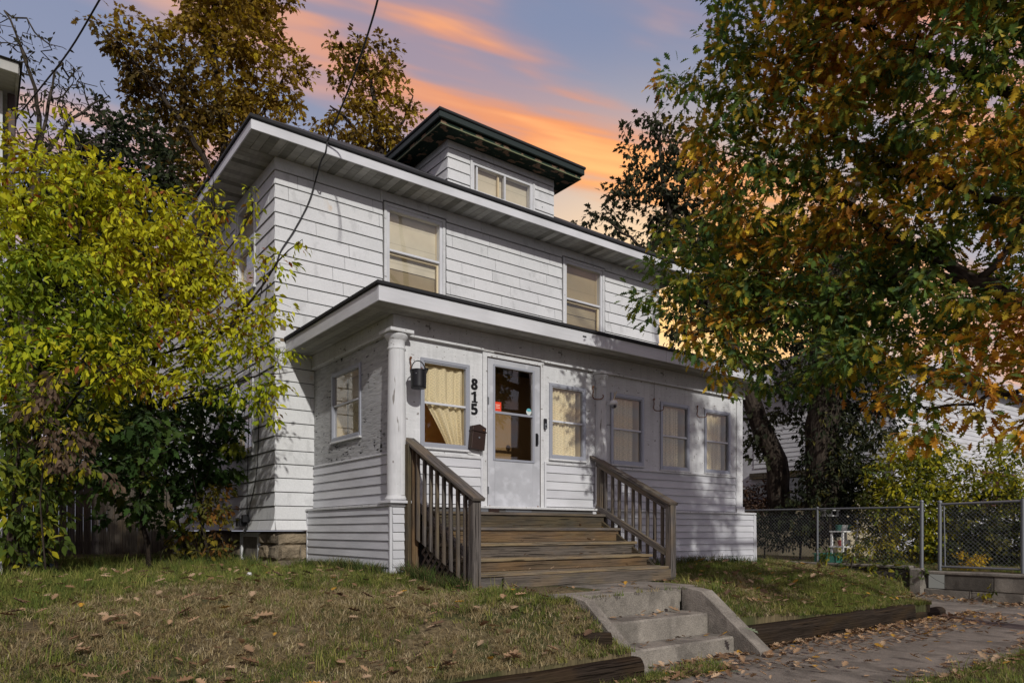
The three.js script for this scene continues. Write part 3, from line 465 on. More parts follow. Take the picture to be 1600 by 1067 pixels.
// porch storm windows
function curtain(m, u0, u1, v0, v1, n, o = {}) {
  const { folds = 7, amp = 0.022, tie = null, seed = 1 } = o, g = new THREE.PlaneGeometry(1, 1, 90, 26), p = g.attributes.position, uv = g.attributes.uv;
  for (let i = 0; i < p.count; i++) {
    let a = p.getX(i) + 0.5; const b = p.getY(i) + 0.5, a0 = a, w = n3(a * 4, b * 1.3, seed * 3);
    let lo = u0; if (tie) lo = lerp(u0, tie, Math.pow(Math.max(0, (0.6 - b) / 0.6), 0.85));   // pulled aside towards the right below
    const ph = a * folds * 2 * Math.PI + w * 5 + seed; const k = tie ? lerp(1.8, 0.8, b) : 1;
    p.setXYZ(i, lerp(lo, u1, a), lerp(v0, v1, b), n + Math.sin(ph) * amp * k + Math.sin(ph * 0.37 + 1) * amp * 0.8);
    uv.setXY(i, a0 * (u1 - u0) * 1.35, b * (v1 - v0));
  }
  g.computeVertexNormals(); return g.toNonIndexed().applyMatrix4(m);
}
function stormWindow(m, [u0, u1, v0, v1], i, o = {}) {
  const c = 0.045, vm = lerp(v0, v1, o.mid ?? 0.5);
  const w = part(house, 'window', [F(m, u0 - c, u0, v0 - c, v1 + c, 0.001, 0.022, { ch: 0.004 }), F(m, u1, u1 + c, v0 - c, v1 + c, 0.001, 0.022, { ch: 0.004 }), F(m, u0, u1, v1, v1 + c, 0.001, 0.022, { ch: 0.004 }), F(m, u0, u1, v0 - c, v0, 0.001, 0.026, { ch: 0.004 })], M.alu, o.label);
  part(w, 'sill', F(m, u0 - c - 0.01, u1 + c + 0.01, v0 - c - 0.028, v0 - c - 0.001, 0.001, 0.04, { ch: 0.004 }), M.paint);
  part(w, 'frame', [F(m, u0 - 0.001, u0 + 0.014, v0, v1, -0.04, 0.012), F(m, u1 - 0.014, u1 + 0.001, v0, v1, -0.04, 0.012), F(m, u0 + 0.014, u1 - 0.014, v1 - 0.014, v1, -0.04, 0.012), F(m, u0 + 0.014, u1 - 0.014, v0, v0 + 0.014, -0.04, 0.012)], M.alu);
  part(w, 'sash_rail', F(m, u0 + 0.014, u1 - 0.014, vm - 0.014, vm + 0.014, -0.03, 0.008, { ch: 0.003 }), M.aluLight);
  part(w, 'pane', F(m, u0 + 0.014, u1 - 0.014, vm + 0.014, v1 - 0.014, -0.016, -0.012), M.glass); part(w, 'pane', F(m, u0 + 0.014, u1 - 0.014, v0 + 0.014, vm - 0.014, -0.022, -0.018), M.glass);
  part(w, 'jamb', [F(m, u0 - 0.002, u0 + 0.012, v0, v1, -0.20, -0.041), F(m, u1 - 0.012, u1 + 0.002, v0, v1, -0.20, -0.041), F(m, u0 + 0.012, u1 - 0.012, v1 - 0.012, v1 + 0.002, -0.20, -0.041), F(m, u0 + 0.012, u1 - 0.012, v0 - 0.002, v0 + 0.012, -0.20, -0.041)], M.room);
  if (o.blind) part(w, 'blind', F(m, u0 - 0.1, u1 + 0.1, v0 - 0.05, v1 + 0.05, -0.235, -0.225), M.blind);
  else part(w, 'curtain', curtain(m, u0 + 0.016, u1 + (o.right ?? 0.0), v0 - 0.06, v1 - 0.03, -0.062, { seed: i + 1, folds: o.folds ?? 6, tie: o.tie, amp: o.amp ?? 0.015 }), M.curtain);
  return w;
}
{
  const L = ['porch window with the curtain pulled aside, beside the hanging pail', 'porch window just right of the door', 'porch window behind the white security camera', 'porch window second from the house corner', 'porch window nearest the house corner, split curtain'];
  WINS.forEach((w, i) => stormWindow(PFm, w, i, { label: L[i], tie: i === 0 ? 4.95 : null, folds: [5, 8, 7, 7, 5][i], right: [-0.03, -0.09, -0.15, -0.17, -0.15][i] }));
  stormWindow(PLm, [-9.70, -8.83, 1.32, 2.21], 9, { label: 'side window in the weathered plywood porch wall', blind: true, mid: 0.52 });
  part(house, 'inner_door', [B(5.0, 8.0, 0.23, 2.35, -8.62, -8.58)], plain(0.24, 0.15, 0.065), 'brown inner door behind the storm door glass'); part(house, 'inner_panel', B(4.4, 5.3, 0.9, 2.25, -8.34, -8.32), M.panel, 'orange-brown board seen behind the drawn curtain');
}
// storm door
{
  const d0 = 5.505, d1 = 6.42, y0 = 0.30, y1 = 2.33, g = [5.63, 6.285, 0.985, 2.225];
  const jamb = part(house, 'door_frame', [F(PFm, 5.43, 5.50, 0.25, 2.40, -0.05, 0.026, { ch: 0.004 }), F(PFm, 6.425, 6.49, 0.25, 2.40, -0.05, 0.026, { ch: 0.004 }), F(PFm, 5.50, 6.425, 2.34, 2.40, -0.05, 0.026, { ch: 0.004 })], M.paint);
  part(jamb, 'weatherstrip', [F(PFm, 5.4995, 5.506, 0.3, 2.335, -0.03, 0.024), F(PFm, 6.419, 6.4255, 0.3, 2.335, -0.03, 0.024), F(PFm, 5.5, 6.425, 2.331, 2.341, -0.03, 0.03), F(PFm, 5.6, 6.42, 2.402, 2.412, 0.02, 0.05)], M.brown);
  const d = part(house, 'door', [F(PFm, d0, g[0], y0, y1, -0.02, 0.018, { ch: 0.003 }), F(PFm, g[1], d1, y0, y1, -0.02, 0.018, { ch: 0.003 }), F(PFm, g[0], g[1], g[3], y1, -0.02, 0.018, {}), F(PFm, g[0], g[1], y0, g[2], -0.02, 0.018, {})], M.door, 'grey storm door with two glass panes');
  const vm = 1.61;
  part(d, 'glazing_frame', [F(PFm, g[0] - 0.03, g[0], g[2] - 0.03, g[3] + 0.03, 0.0185, 0.028, { ch: 0.003 }), F(PFm, g[1], g[1] + 0.03, g[2] - 0.03, g[3] + 0.03, 0.0185, 0.028, { ch: 0.003 }), F(PFm, g[0], g[1], g[3], g[3] + 0.03, 0.0185, 0.028, { ch: 0.003 }), F(PFm, g[0], g[1], g[2] - 0.03, g[2], 0.0185, 0.03, { ch: 0.003 }), F(PFm, g[0], g[1], vm - 0.016, vm + 0.016, -0.01, 0.024, { ch: 0.003 })], M.alu);
  part(d, 'pane', F(PFm, g[0], g[1], vm + 0.016, g[3], -0.003, 0.001), M.glass); part(d, 'pane', F(PFm, g[0], g[1], g[2], vm - 0.016, -0.008, -0.004), M.glass);
  part(d, 'handle', [F(PFm, 6.335, 6.375, 1.20, 1.38, 0.0185, 0.03, { ch: 0.004 }), F(PFm, 6.345, 6.365, 1.22, 1.36, 0.03, 0.055, { ch: 0.004 })], M.blackIron);
  part(d, 'hinge', [F(PFm, 5.506, 5.53, 0.5, 0.6, 0.0185, 0.024), F(PFm, 5.506, 5.53, 1.7, 1.8, 0.0185, 0.024)], M.steel); part(d, 'screw', [F(PFm, 5.535, 5.553, 0.33, 0.348, 0.0185, 0.022), F(PFm, 6.37, 6.388, 0.34, 0.358, 0.0185, 0.022)], M.rust);
  const cv = document.createElement('canvas'); cv.width = cv.height = 128; const c = cv.getContext('2d'); c.fillStyle = '#e2401c'; c.fillRect(0, 0, 128, 128); c.fillStyle = '#f3b8a4'; c.fillRect(22, 34, 84, 12); c.fillRect(30, 56, 68, 10); c.fillRect(26, 78, 76, 12);
  const st = new THREE.CanvasTexture(cv); st.colorSpace = THREE.SRGBColorSpace; const sg = new THREE.PlaneGeometry(0.115, 0.125).translate(5.69, 1.693, ZP + 0.003);
  part(d, 'sticker', sg, new THREE.MeshStandardMaterial({ map: st, roughness: 0.5 }), 'small red square sticker on the upper pane');
  part(d, 'sticker', new THREE.CircleGeometry(0.046, 24).translate(6.228, 1.675, ZP + 0.003), plain(0.62, 0.66, 0.62), 'small round pale sticker on the upper pane'); part(d, 'sticker_band', new THREE.CircleGeometry(0.0455, 24, 0.25, 2.64).translate(6.228, 1.676, ZP + 0.0045), plain(0.12, 0.42, 0.47));
  const th = part(house, 'threshold', [F(PFm, 4.35, 7.42, 0.19, 0.292, 0.001, 0.07, { ch: 0.004 })], M.steel); part(th, 'flashing', [F(PFm, 4.9, 5.55, 0.255, 0.30, 0.071, 0.12), F(PFm, 5.75, 6.2, 0.262, 0.298, 0.071, 0.1)], M.steel); part(th, 'broken_board', [F(PFm, 6.15, 6.55, 0.215, 0.29, 0.0712, 0.088, { ch: 0.006 }), F(PFm, 5.45, 5.62, 0.25, 0.30, 0.121, 0.14, { ch: 0.006 })], M.brown);
}

// ───────────────────────── ground, walks and walls ─────────────────────────
const WALK_Y = -1.27;
const cheekY = (z) => z < -5.15 ? -0.665 : lerp(-0.665, -1.10, sstep(-5.2, -4.36, z) * 0.5 + clamp((z + 5.15) / 0.79, 0, 1) * 0.5);
function lawnY(x, z) {
  const bump = (fbm(x * 0.8 + 50, z * 0.8 + 50, 256, 256, 3, 12) - 0.5) * 0.09;
  if (x < 5.5) {                                                // west of the steps
    const w = sstep(1.0, 3.9, x); let h = -0.535 - 0.10 * sstep(-7.6, -6.2, z) - 0.42 * sstep(lerp(-6.3, -5.75, w), -4.35, z); h += bump * sstep(-4.3, -5.4, z); if (x < 2.5) h -= 0.05 * sstep(2.5, -3, x) * sstep(-9, -5, z);
    h += 0.05 * sstep(-10, -13, z); return lerp(h, Math.max(h, cheekY(z)), sstep(2.4, 4.2, x) * sstep(-6.6, -5.6, z));
  }
  let h = -0.535 - 0.12 * sstep(-7.7, -6.2, z) - 0.375 * sstep(-7.0, -4.7, z) + bump * sstep(-4.6, -5.6, z);
  h -= sstep(9.5, 14, x) * lerp(0.05, 0.24, sstep(-10.5, -6.2, z)) * (1 - 0.5 * sstep(-5.5, -4.7, z));
  return lerp(h, Math.max(h, cheekY(z) + 0.02), sstep(9.0, 6.7, x) * sstep(-6.8, -5.6, z));
}
function sheet(x0, x1, nx, zf, z1, nz, hf, mfn) {
  const g = new THREE.PlaneGeometry(1, 1, nx, nz), p = g.attributes.position, uv = g.attributes.uv;
  for (let i = 0; i < p.count; i++) {
    const x = lerp(x0, x1, p.getX(i) + 0.5), t = 0.5 + p.getY(i), z = lerp(zf(x), z1, t * t * (z1 < -40 ? t : 1)); p.setXYZ(i, x, hf(x, z) - (t < 1e-6 ? 0.5 : 0), z); uv.setXY(i, x, z);
  }
  g.computeVertexNormals(); return g.toNonIndexed();
}
const lawnFront = (x) => x < 4.62 ? -4.36 : x < 6.55 ? -5.3 : x < 11.3 ? -4.66 : -4.66 - (x - 11.3) * 0.62;
structure('lawn', merge([sheet(-60, 4.62, 160, () => -4.36, -120, 60, lawnY), sheet(4.62, 6.55, 12, () => -5.3, -120, 60, lawnY), sheet(6.55, 14.3, 70, lawnFront, -120, 60, lawnY)]), M.soil);
structure('yard', merge([sheet(14.3, 120, 60, () => -4.3, -120, 40, (x, z) => -0.72 + (fbm(x * 0.5, z * 0.5 + 40, 256, 256, 3, 6) - 0.5) * 0.12)]), M.soil);
{
  const g = []; for (let x = -40; x < 60; x += 1.5) g.push(B(x + 0.006, x + 1.494, WALK_Y - 0.12, WALK_Y, -4.62, -2.75, { ch: 0.008, grain: 0 }));
  const w = structure('pavement', merge([B(-40, 60, WALK_Y - 0.2, WALK_Y - 0.012, -4.7, -2.74)]), M.soil); w.base = V(0, 0, 0);
  for (const q of g) part(w, 'paving_slab', q, M.walk);
  structure('driveway', sheet(10.6, 14.32, 20, () => -4.625, -30, 40, (x, z) => WALK_Y + 0.002 + 0.055 * (-4.62 - z)), M.walk);
  structure('verge', sheet(-60, 80, 60, () => -0.9, -2.74, 4, (x, z) => WALK_Y - 0.02 + (fbm(x, z + 20, 256, 256, 2, 3) - 0.5) * 0.03), M.soil);
  structure('kerb', B(-60, 80, WALK_Y - 0.3, WALK_Y - 0.01, -0.9, -0.75, { ch: 0.02 }), M.concrete);
  structure('road', sheet(-80, 90, 4, () => 60, -0.75, 4, () => WALK_Y - 0.14), M.oldConc);
}
// landing slab and concrete steps
{
  const t = thing('concrete_steps', V(5.57, WALK_Y, -4.9), 'worn concrete steps with sloping cheeks from the pavement to the porch stairs', 'steps');
  part(t, 'landing', B(4.25, 6.95, -0.80, -0.645, -6.42, -5.27, { ch: 0.012 }), M.concrete);
  part(t, 'step', B(4.78, 6.36, -1.4, -0.648, -5.275, -5.255, { ch: 0.004 }), M.concrete);
  part(t, 'step', B(4.76, 6.38, -1.4, -0.885, -5.254, -4.88, { ch: 0.018 }), M.concrete); part(t, 'step', B(4.74, 6.40, -1.4, -1.105, -4.879, -4.56, { ch: 0.018 }), M.concrete);
  const cheek = (x0, x1) => {                                    // sloping side wall
    const s = new THREE.Shape([[5.25, -0.63], [4.98, -0.665], [4.25, -1.23], [4.22, -1.5], [5.25, -1.5]].map(([a, b]) => new THREE.Vector2(a, b)));
    const g = new THREE.ExtrudeGeometry(s, { depth: x1 - x0 - 0.02, bevelEnabled: true, bevelThickness: 0.01, bevelSize: 0.01, bevelSegments: 1 }).rotateY(Math.PI / 2).translate(x0 + 0.01, 0, 0); planarUV(g, 2); return g;
  };
  part(t, 'cheek_wall', cheek(6.385, 6.58), M.concrete); part(t, 'cheek_wall', cheek(4.635, 4.755), M.concrete);
}
// railway-sleeper edging
function timber(x0, x1, y0, y1, z0, z1, label) {
  const g = new THREE.BoxGeometry(x1 - x0, y1 - y0, z1 - z0, 30, 4, 4).toNonIndexed(), p = g.attributes.position;
  for (let i = 0; i < p.count; i++) { const x = p.getX(i), y = p.getY(i), z = p.getZ(i), e = Math.abs(y) > (y1 - y0) * 0.49 && Math.abs(z) > (z1 - z0) * 0.49 ? 0.018 : 0; const n = (n3(x * 3 + x0, y * 14, z * 14) - 0.5) * 0.035; p.setXYZ(i, x + (n3(y * 20, z * 20, x0) - 0.5) * 0.03, y + n * 0.8 - Math.sign(y) * e, z + n - Math.sign(z) * e); }
  g.computeVertexNormals(); planarUV(g, 0); g.translate((x0 + x1) / 2, (y0 + y1) / 2, (z0 + z1) / 2); return single('edging_timber', g, M.timber, label, 'timber edging');
}
timber(-1.2, 4.58, -1.34, -1.085, -4.36, -4.17, 'long dark timber holding the lawn edge left of the concrete steps');
timber(6.62, 10.6, -1.34, -1.03, -4.72, -4.53, 'thick dark timber edging the lawn right of the concrete steps').rotation.y = 0.012;
timber(10.62, 11.9, -1.34, -1.16, -4.83, -4.65, 'low buried timber at the driveway end of the lawn').rotation.y = 0.05;
{ const o = timber(4.28, 4.80, -1.02, -0.86, -4.81, -4.66, 'short dark timber stub in the slope beside the steps'); o.rotation.y = -0.5; o.position.set(4.34, -1.07, -4.70); }
// retaining wall of the next yard
{
  const t = thing('retaining_wall', V(14.42, -1.25, -7), 'low stained concrete retaining wall under the chain-link fence', 'wall');
  part(t, 'coping', [B(14.26, 14.54, -0.80, -0.735, -6.0, -2.6, { ch: 0.015 })], M.concrete); part(t, 'coping', B(14.28, 14.52, -0.72, -0.66, -12, -6.25, { ch: 0.015 }), M.concrete);
  for (let k = 0; k < 2; k++) for (let z = -6.0 + (k ? 0.35 : 0); z < -2.7; z += 0.8) part(t, 'concrete_block', B(14.29 - k * 0.008, 14.52, -1.40 + k * 0.33, -1.075 + k * 0.272, Math.max(z, -6.0), Math.min(z + 0.794, -2.6), { ch: 0.01 }), k === 0 || hr() < 0.35 ? M.concrete : M.oldConc);
  for (let z = -12; z < -6.3; z += 1.2) part(t, 'concrete_block', B(14.32, 14.50, -1.3, -0.725, z, Math.min(z + 1.194, -6.25), { ch: 0.01 }), M.oldConc);
  part(t, 'pier', B(14.20, 14.52, -1.4, -0.70, -6.245, -6.005, { ch: 0.03 }), M.concrete);
}
// ───────────────────────── wooden porch stairs ─────────────────────────
{
  const t = thing('porch_stairs', V(5.87, -0.645, -7.0), 'weathered wooden porch stairs with a baluster railing on each side', 'stairs'), r = rng(31);
  const x0 = 4.36, x1 = 7.42, ys = [0.25, 0.048, -0.142, -0.312, -0.462], zf = [-7.50, -7.20, -6.90, -6.62, -6.32], zb = -7.726;
  ys.forEach((y, k) => {
    const back = k ? zf[k - 1] - 0.03 : zb, w = (zf[k] - back - 0.004) / 2;
    for (let i = 0; i < 2; i++) part(t, 'tread', B(x0 + (r() - 0.5) * 0.02, x1 + (r() - 0.5) * 0.03 + k * 0.006, y - 0.038, y + (r() - 0.5) * 0.004, back + i * (w + 0.004), back + i * (w + 0.004) + w, { ch: 0.006 }), [M.wood, M.woodGrey, M.woodLight, M.woodLight, M.woodLight][k]);
    const lo = k < 4 ? ys[k + 1] + 0.002 : -0.66; part(t, 'riser', B(x0 + 0.01, x1 - 0.02, lo, y - 0.039, zf[k] - 0.062, zf[k] - 0.028, { ch: 0.004 }), [M.woodDark, M.woodWarm, M.wood, M.woodWarm, M.woodGrey][k]);
  });
  part(t, 'riser', B(x0 + 0.3, x1 + 0.09, -0.648, -0.50, -6.318, -6.285, { ch: 0.005 }), M.wood, 'wide bottom board');
  for (const x of [x0 + 0.03, x1 - 0.07]) { const s = new THREE.Shape([[7.72, 0.1], [7.6, 0.19], [6.42, -0.52], [6.40, -0.66], [6.75, -0.66], [7.72, -0.1]].map(([a, b]) => new THREE.Vector2(a, b))); const g = new THREE.ExtrudeGeometry(s, { depth: 0.04, bevelEnabled: false }).rotateY(Math.PI / 2).translate(x, 0, 0); planarUV(g, 2); part(t, 'stringer', g, M.woodDark); }
  const sloped = (x0, x1, zA, yA, zB, yB, h, ch = 0.006) => {    // a board running down the slope
    const a = V(0, yA, zA), b = V(0, yB, zB), len = a.distanceTo(b), g = B(x0, x1, -h / 2, h / 2, -len / 2, len / 2, { ch, grain: 2 }), ang = Math.atan2(yA - yB, zB - zA);
    return g.applyMatrix4(new THREE.Matrix4().makeRotationX(ang).setPosition(0, (yA + yB) / 2, (zA + zB) / 2));
  };
  // left railing: tall balusters on its outer side
  {
    const x = 4.30, rail = part(t, 'railing', sloped(x - 0.085, x + 0.075, -7.80, 1.14, -6.245, 0.335, 0.04), M.woodGrey, 'railing beside the corner column');
    part(rail, 'rail', sloped(x + 0.005, x + 0.045, -7.74, 1.04, -6.38, 0.335, 0.09), M.woodGrey); part(rail, 'rail', sloped(x + 0.005, x + 0.045, -7.70, 0.36, -6.38, -0.34, 0.09), M.woodGrey);
    part(rail, 'post', B(x - 0.045, x + 0.045, -0.66, 1.045, -7.70, -7.61, { ch: 0.006 }), M.woodWarm, 'newer orange-brown post'); part(rail, 'post', B(x - 0.10, x - 0.05, -0.66, 1.06, -7.725, -7.63, { ch: 0.006 }), M.woodDark);
    part(rail, 'post', B(x - 0.055, x + 0.05, -0.72, 0.34, -6.39, -6.285, { ch: 0.006 }), M.woodGrey);
    for (let i = 0; i < 8; i++) {
      const z = -7.525 + i * 0.148, yt = 1.045 - (z + 7.74) * 0.518, yb = yt - 1.06 + i * 0.012, q = B(x - 0.036, x + 0.004, yb, yt, z - 0.02, z + 0.02, { ch: 0.004 }), p = q.attributes.position;
      for (let j = 0; j < p.count; j++) if (p.getY(j) < (yb + yt) / 2) p.setY(j, p.getY(j) - (p.getX(j) - x) * 0.6 - (p.getZ(j) - z) * 0.5);
      const b = part(rail, 'baluster', q, i % 3 ? M.woodGrey : M.wood); b.rotation.z = (r() - 0.5) * 0.012;
    }
    const lat = part(t, 'lattice', [sloped(x + 0.046, x + 0.066, -7.6, -0.12, -6.5, -0.62, 0.03)], M.woodDark);
    const LX = x + 0.075; for (let k = -6; k < 9; k++) for (const s of [1, -1]) {
      const z = -7.62 + k * 0.13, pts = []; for (let q = 0; q <= 1.001; q += 0.02) { const yy = -0.7 + q * 0.75, zz = z + (s > 0 ? q : 1 - q) * 0.75; if (zz > -7.6 && zz < -6.42 && yy < -0.02 - (zz + 7.6) * 0.5) pts.push([yy, zz]); }
      if (pts.length > 3) { const a = pts[0], b = pts[pts.length - 1], g = B(-0.004, 0.004, 0, Math.hypot(b[0] - a[0], b[1] - a[1]), -0.019, 0.019), m4 = new THREE.Matrix4().makeRotationX(Math.atan2(b[1] - a[1], b[0] - a[0])).setPosition(LX + (s > 0 ? 0 : 0.009), a[0], a[1]); part(lat, 'slat', g.applyMatrix4(m4), M.wood); }
    }
  }
  // right railing: balusters between two rails
  {
    const x = 7.47, rail = part(t, 'railing', sloped(x - 0.075, x + 0.085, -7.84, 1.12, -6.275, 0.36, 0.04), M.woodGrey, 'railing towards the long row of windows');
    part(rail, 'rail', sloped(x - 0.046, x - 0.006, -7.72, 1.02, -6.36, 0.34, 0.10), M.woodGrey); part(rail, 'rail', sloped(x - 0.046, x - 0.006, -7.74, 0.36, -6.38, -0.285, 0.09), M.woodGrey);
    part(rail, 'post', B(x - 0.045, x + 0.045, 0.0, 1.04, -7.71, -7.62, { ch: 0.006 }), M.wood); part(rail, 'post', B(x - 0.05, x + 0.055, -0.62, 0.36, -6.385, -6.28, { ch: 0.006 }), M.woodGrey);
    for (let i = 0; i < 9; i++) { const z = -7.57 + i * 0.135, yt = 1.0 - (z + 7.72) * 0.5, b = part(rail, 'baluster', B(x - 0.004, x + 0.036, yt - 0.88, yt, z - 0.02, z + 0.02, { ch: 0.004 }), i % 3 ? M.wood : M.woodGrey); b.rotation.z = (r() - 0.5) * 0.01; }
  }
}
// ───────────────────────── fittings on the house ─────────────────────────
const font = await new FontLoader().loadAsync('fonts/droid/droid_sans_bold.typeface.json'), fontS = await new FontLoader().loadAsync('fonts/droid/droid_serif_bold.typeface.json');
{
  const t = thing('house_number', V(5.305, 1.55, ZP), 'black metal house number 815 set vertically left of the door', 'house number');
  [['8', 2.02, font], ['1', 1.852, fontS], ['5', 1.69, font]].forEach(([c, y, f], i) => {
    const g = new TextGeometry(c, { font: f, size: 0.15, depth: 0.012, bevelEnabled: true, bevelThickness: 0.003, bevelSize: 0.002, bevelSegments: 1, curveSegments: 8 }); g.computeBoundingBox(); const b = g.boundingBox;
    g.translate(-(b.min.x + b.max.x) / 2, -b.max.y, 0); g.scale(0.98, 0.145 / (b.max.y - b.min.y), 1); part(t, 'digit', ni(g).rotateZ((i - 1) * 0.05).translate(5.307 - i * 0.004, y, ZP + 0.002), M.blackIron);
  });
}
{
  const t = thing('mailbox', V(5.28, 1.05, ZP), 'brown metal mailbox tilted against the door frame', 'mailbox'), m = new THREE.Matrix4().makeRotationZ(-0.10).setPosition(5.29, 1.06, ZP);
  const s = new THREE.Shape([[-0.1, 0], [0.1, 0], [0.1, 0.29], [0.0, 0.325], [-0.1, 0.29]].map(([a, b]) => new THREE.Vector2(a, b))), g = new THREE.ExtrudeGeometry(s, { depth: 0.075, bevelEnabled: true, bevelThickness: 0.006, bevelSize: 0.006, bevelSegments: 2 }).translate(0, 0.02, 0.03);
  part(t, 'body', g.applyMatrix4(m), M.brown); part(t, 'lid', F(m, -0.112, 0.112, 0.245, 0.262, 0.02, 0.125, { ch: 0.004 }), M.brown); part(t, 'lock', cyl(V(0.0, 0.17, 0.108), V(0, 0.17, 0.122), 0.013).applyMatrix4(m), M.steel);
  part(t, 'bracket', F(m, -0.09, 0.1, -0.055, 0.02, 0.003, 0.02, { ch: 0.004 }), M.whiteGloss); part(t, 'clip', F(m, 0.05, 0.07, 0.27, 0.285, 0.09, 0.125), M.rust);
}
function scroll(x, y, s = 1) { const P = (a, b, c) => V(x + a * s, y + b * s, ZP + c); return tube([P(0, 0.14, 0.01), P(-0.015, 0.10, 0.03), P(0.0, 0.06, 0.02), P(-0.005, 0.02, 0.015), P(0.0, -0.02, 0.03), P(0.03, -0.035, 0.08), P(0.06, -0.03, 0.13), P(0.075, 0.0, 0.15), P(0.06, 0.02, 0.15)], 0.0065 * s, 6, 36); }
{
  const h = thing('wall_hook', V(4.30, 2.0, ZP), 'rusty scrolled wall hook carrying the black pail', 'hook', 'rusty hooks on the porch wall'); part(h, 'scroll', scroll(4.345, 2.0, 1.15), M.rust); part(h, 'knob', new THREE.SphereGeometry(0.017, 10, 8).toNonIndexed().translate(4.335, 2.15, ZP + 0.03), M.rust);
  [[7.455, 2.02, 'rusty empty wall hook beside the engaged column right of the door'], [8.81, 1.985, 'rusty empty wall hook left of the fourth porch window'], [9.91, 1.985, 'rusty empty wall hook left of the last porch window']].forEach(([x, y, l]) => { const o = h.clone(); o.name = numbered('wall_hook'); o.position.x += x - 4.345; o.position.y += y - 2.0; o.userData = { label: l, category: 'hook', group: 'rusty hooks on the porch wall' }; scene.add(o); });
}
{
  const c = V(4.325, 1.735, ZP + 0.24), t = thing('hanging_pail', c, 'black metal pail hanging from the hook beside the corner column', 'pail'), pr = [[0, 0], [0.088, 0], [0.093, 0.008], [0.094, 0.03], [0.098, 0.205], [0.104, 0.21], [0.104, 0.222], [0.094, 0.222], [0.088, 0.03], [0, 0.03]];
  part(t, 'body', new THREE.LatheGeometry(pr.map(([a, b]) => new THREE.Vector2(a, b)), 32).toNonIndexed().translate(c.x, c.y, c.z), M.blackIron);
  const hd = []; for (let a = 0; a <= Math.PI + 0.01; a += Math.PI / 12) hd.push(V(c.x + Math.cos(a) * 0.099, c.y + 0.205 + Math.sin(a) * 0.13, c.z)); part(t, 'handle', tube(hd, 0.0065, 6, 24), M.blackIron);
  part(t, 'spout', new THREE.ConeGeometry(0.03, 0.12, 10).toNonIndexed().rotateX(Math.PI).rotateZ(-0.2).translate(c.x + 0.10, c.y + 0.2, c.z), M.blackIron); part(t, 'rivet', [new THREE.SphereGeometry(0.008, 8, 6).toNonIndexed().translate(c.x - 0.07, c.y + 0.165, c.z + 0.066)], M.steel);
}
{
  const t = thing('security_camera', V(7.70, 1.85, ZP), 'white dome security camera on an arm beside the second column', 'security camera');
  part(t, 'arm', [cyl(V(7.70, 1.93, ZP + 0.002), V(7.70, 1.93, ZP + 0.012), 0.035), cyl(V(7.70, 1.93, ZP), V(7.715, 1.925, ZP + 0.15), 0.012)], M.whiteGloss);
  part(t, 'housing', new THREE.LatheGeometry([[0, 0.06], [0.045, 0.055], [0.058, 0.03], [0.06, 0], [0.05, -0.01], [0, -0.01]].map(([a, b]) => new THREE.Vector2(a, b)), 24).toNonIndexed().translate(7.715, 1.915, ZP + 0.19), M.whiteGloss);
  part(t, 'dome', new THREE.SphereGeometry(0.046, 20, 12).toNonIndexed().translate(7.715, 1.895, ZP + 0.19), plain(0.25, 0.26, 0.28, { roughness: 0.15 })); part(t, 'lens', new THREE.SphereGeometry(0.022, 14, 10).toNonIndexed().translate(7.705, 1.88, ZP + 0.222), M.blackIron);
  part(t, 'aerial', [cyl(V(7.70, 1.97, ZP + 0.2), V(7.80, 2.12, ZP + 0.17), 0.007), cyl(V(7.73, 1.97, ZP + 0.19), V(7.74, 2.10, ZP + 0.18), 0.006)], plain(0.6, 0.5, 0.32));
}
{ const t = thing('doorbell', V(6.5, 1.46, ZP), 'small black and grey video doorbell right of the door', 'doorbell'); part(t, 'body', F(PFm, 6.473, 6.528, 1.45, 1.60, 0.0265, 0.052, { ch: 0.01 }), M.blackIron); part(t, 'button_panel', F(PFm, 6.478, 6.523, 1.455, 1.53, 0.0521, 0.056, { ch: 0.003 }), M.steel); part(t, 'button', cyl(V(6.5, 1.49, ZP + 0.056), V(6.5, 1.49, ZP + 0.06), 0.014), M.blackIron); }
{
  const t = thing('junction_box', V(XL - 0.06, 0.05, -11.75), 'black junction box with loose cables above the basement window', 'junction box');
  part(t, 'box', B(XL - 0.16, XL - 0.03, 0.08, 0.21, -11.83, -11.70, { ch: 0.008 }), M.blackIron); part(t, 'box', B(XL - 0.14, XL - 0.03, 0.14, 0.26, -11.66, -11.58, { ch: 0.008 }), M.blackIron); part(t, 'lid', B(XL - 0.175, XL - 0.161, 0.075, 0.215, -11.835, -11.695, { ch: 0.003 }), M.cable);
  const x = XL - 0.06; for (let i = 0; i < 3; i++) part(t, 'loop', tube([V(x, 0.1, -11.66), V(x - 0.05, 0.0 - i * 0.02, -11.62 + i * 0.03), V(x - 0.06, -0.04, -11.55), V(x - 0.03, 0.05, -11.5 - i * 0.02), V(x, 0.12, -11.58)], 0.006, 5, 20), M.cable);
  part(t, 'cable', tube([V(x, 0.2, -11.62), V(x + 0.02, 0.9, -11.65), V(x + 0.03, 2.0, -11.6), V(x + 0.03, 3.0, -11.5), V(x + 0.03, 3.75, -10.95), V(x + 0.03, 4.1, -10.75)], 0.007, 5, 40), M.cable);
  part(t, 'cable', tube([V(x, 0.2, -11.62), V(x - 0.02, 0.42, -11.38), V(x + 0.02, 0.9, -11.2), V(x + 0.03, 1.8, -11.12), V(x + 0.03, 2.8, -11.05), V(x + 0.03, 3.4, -10.85), V(x + 0.03, 3.7, -10.72)], 0.007, 5, 40), M.cable);
}
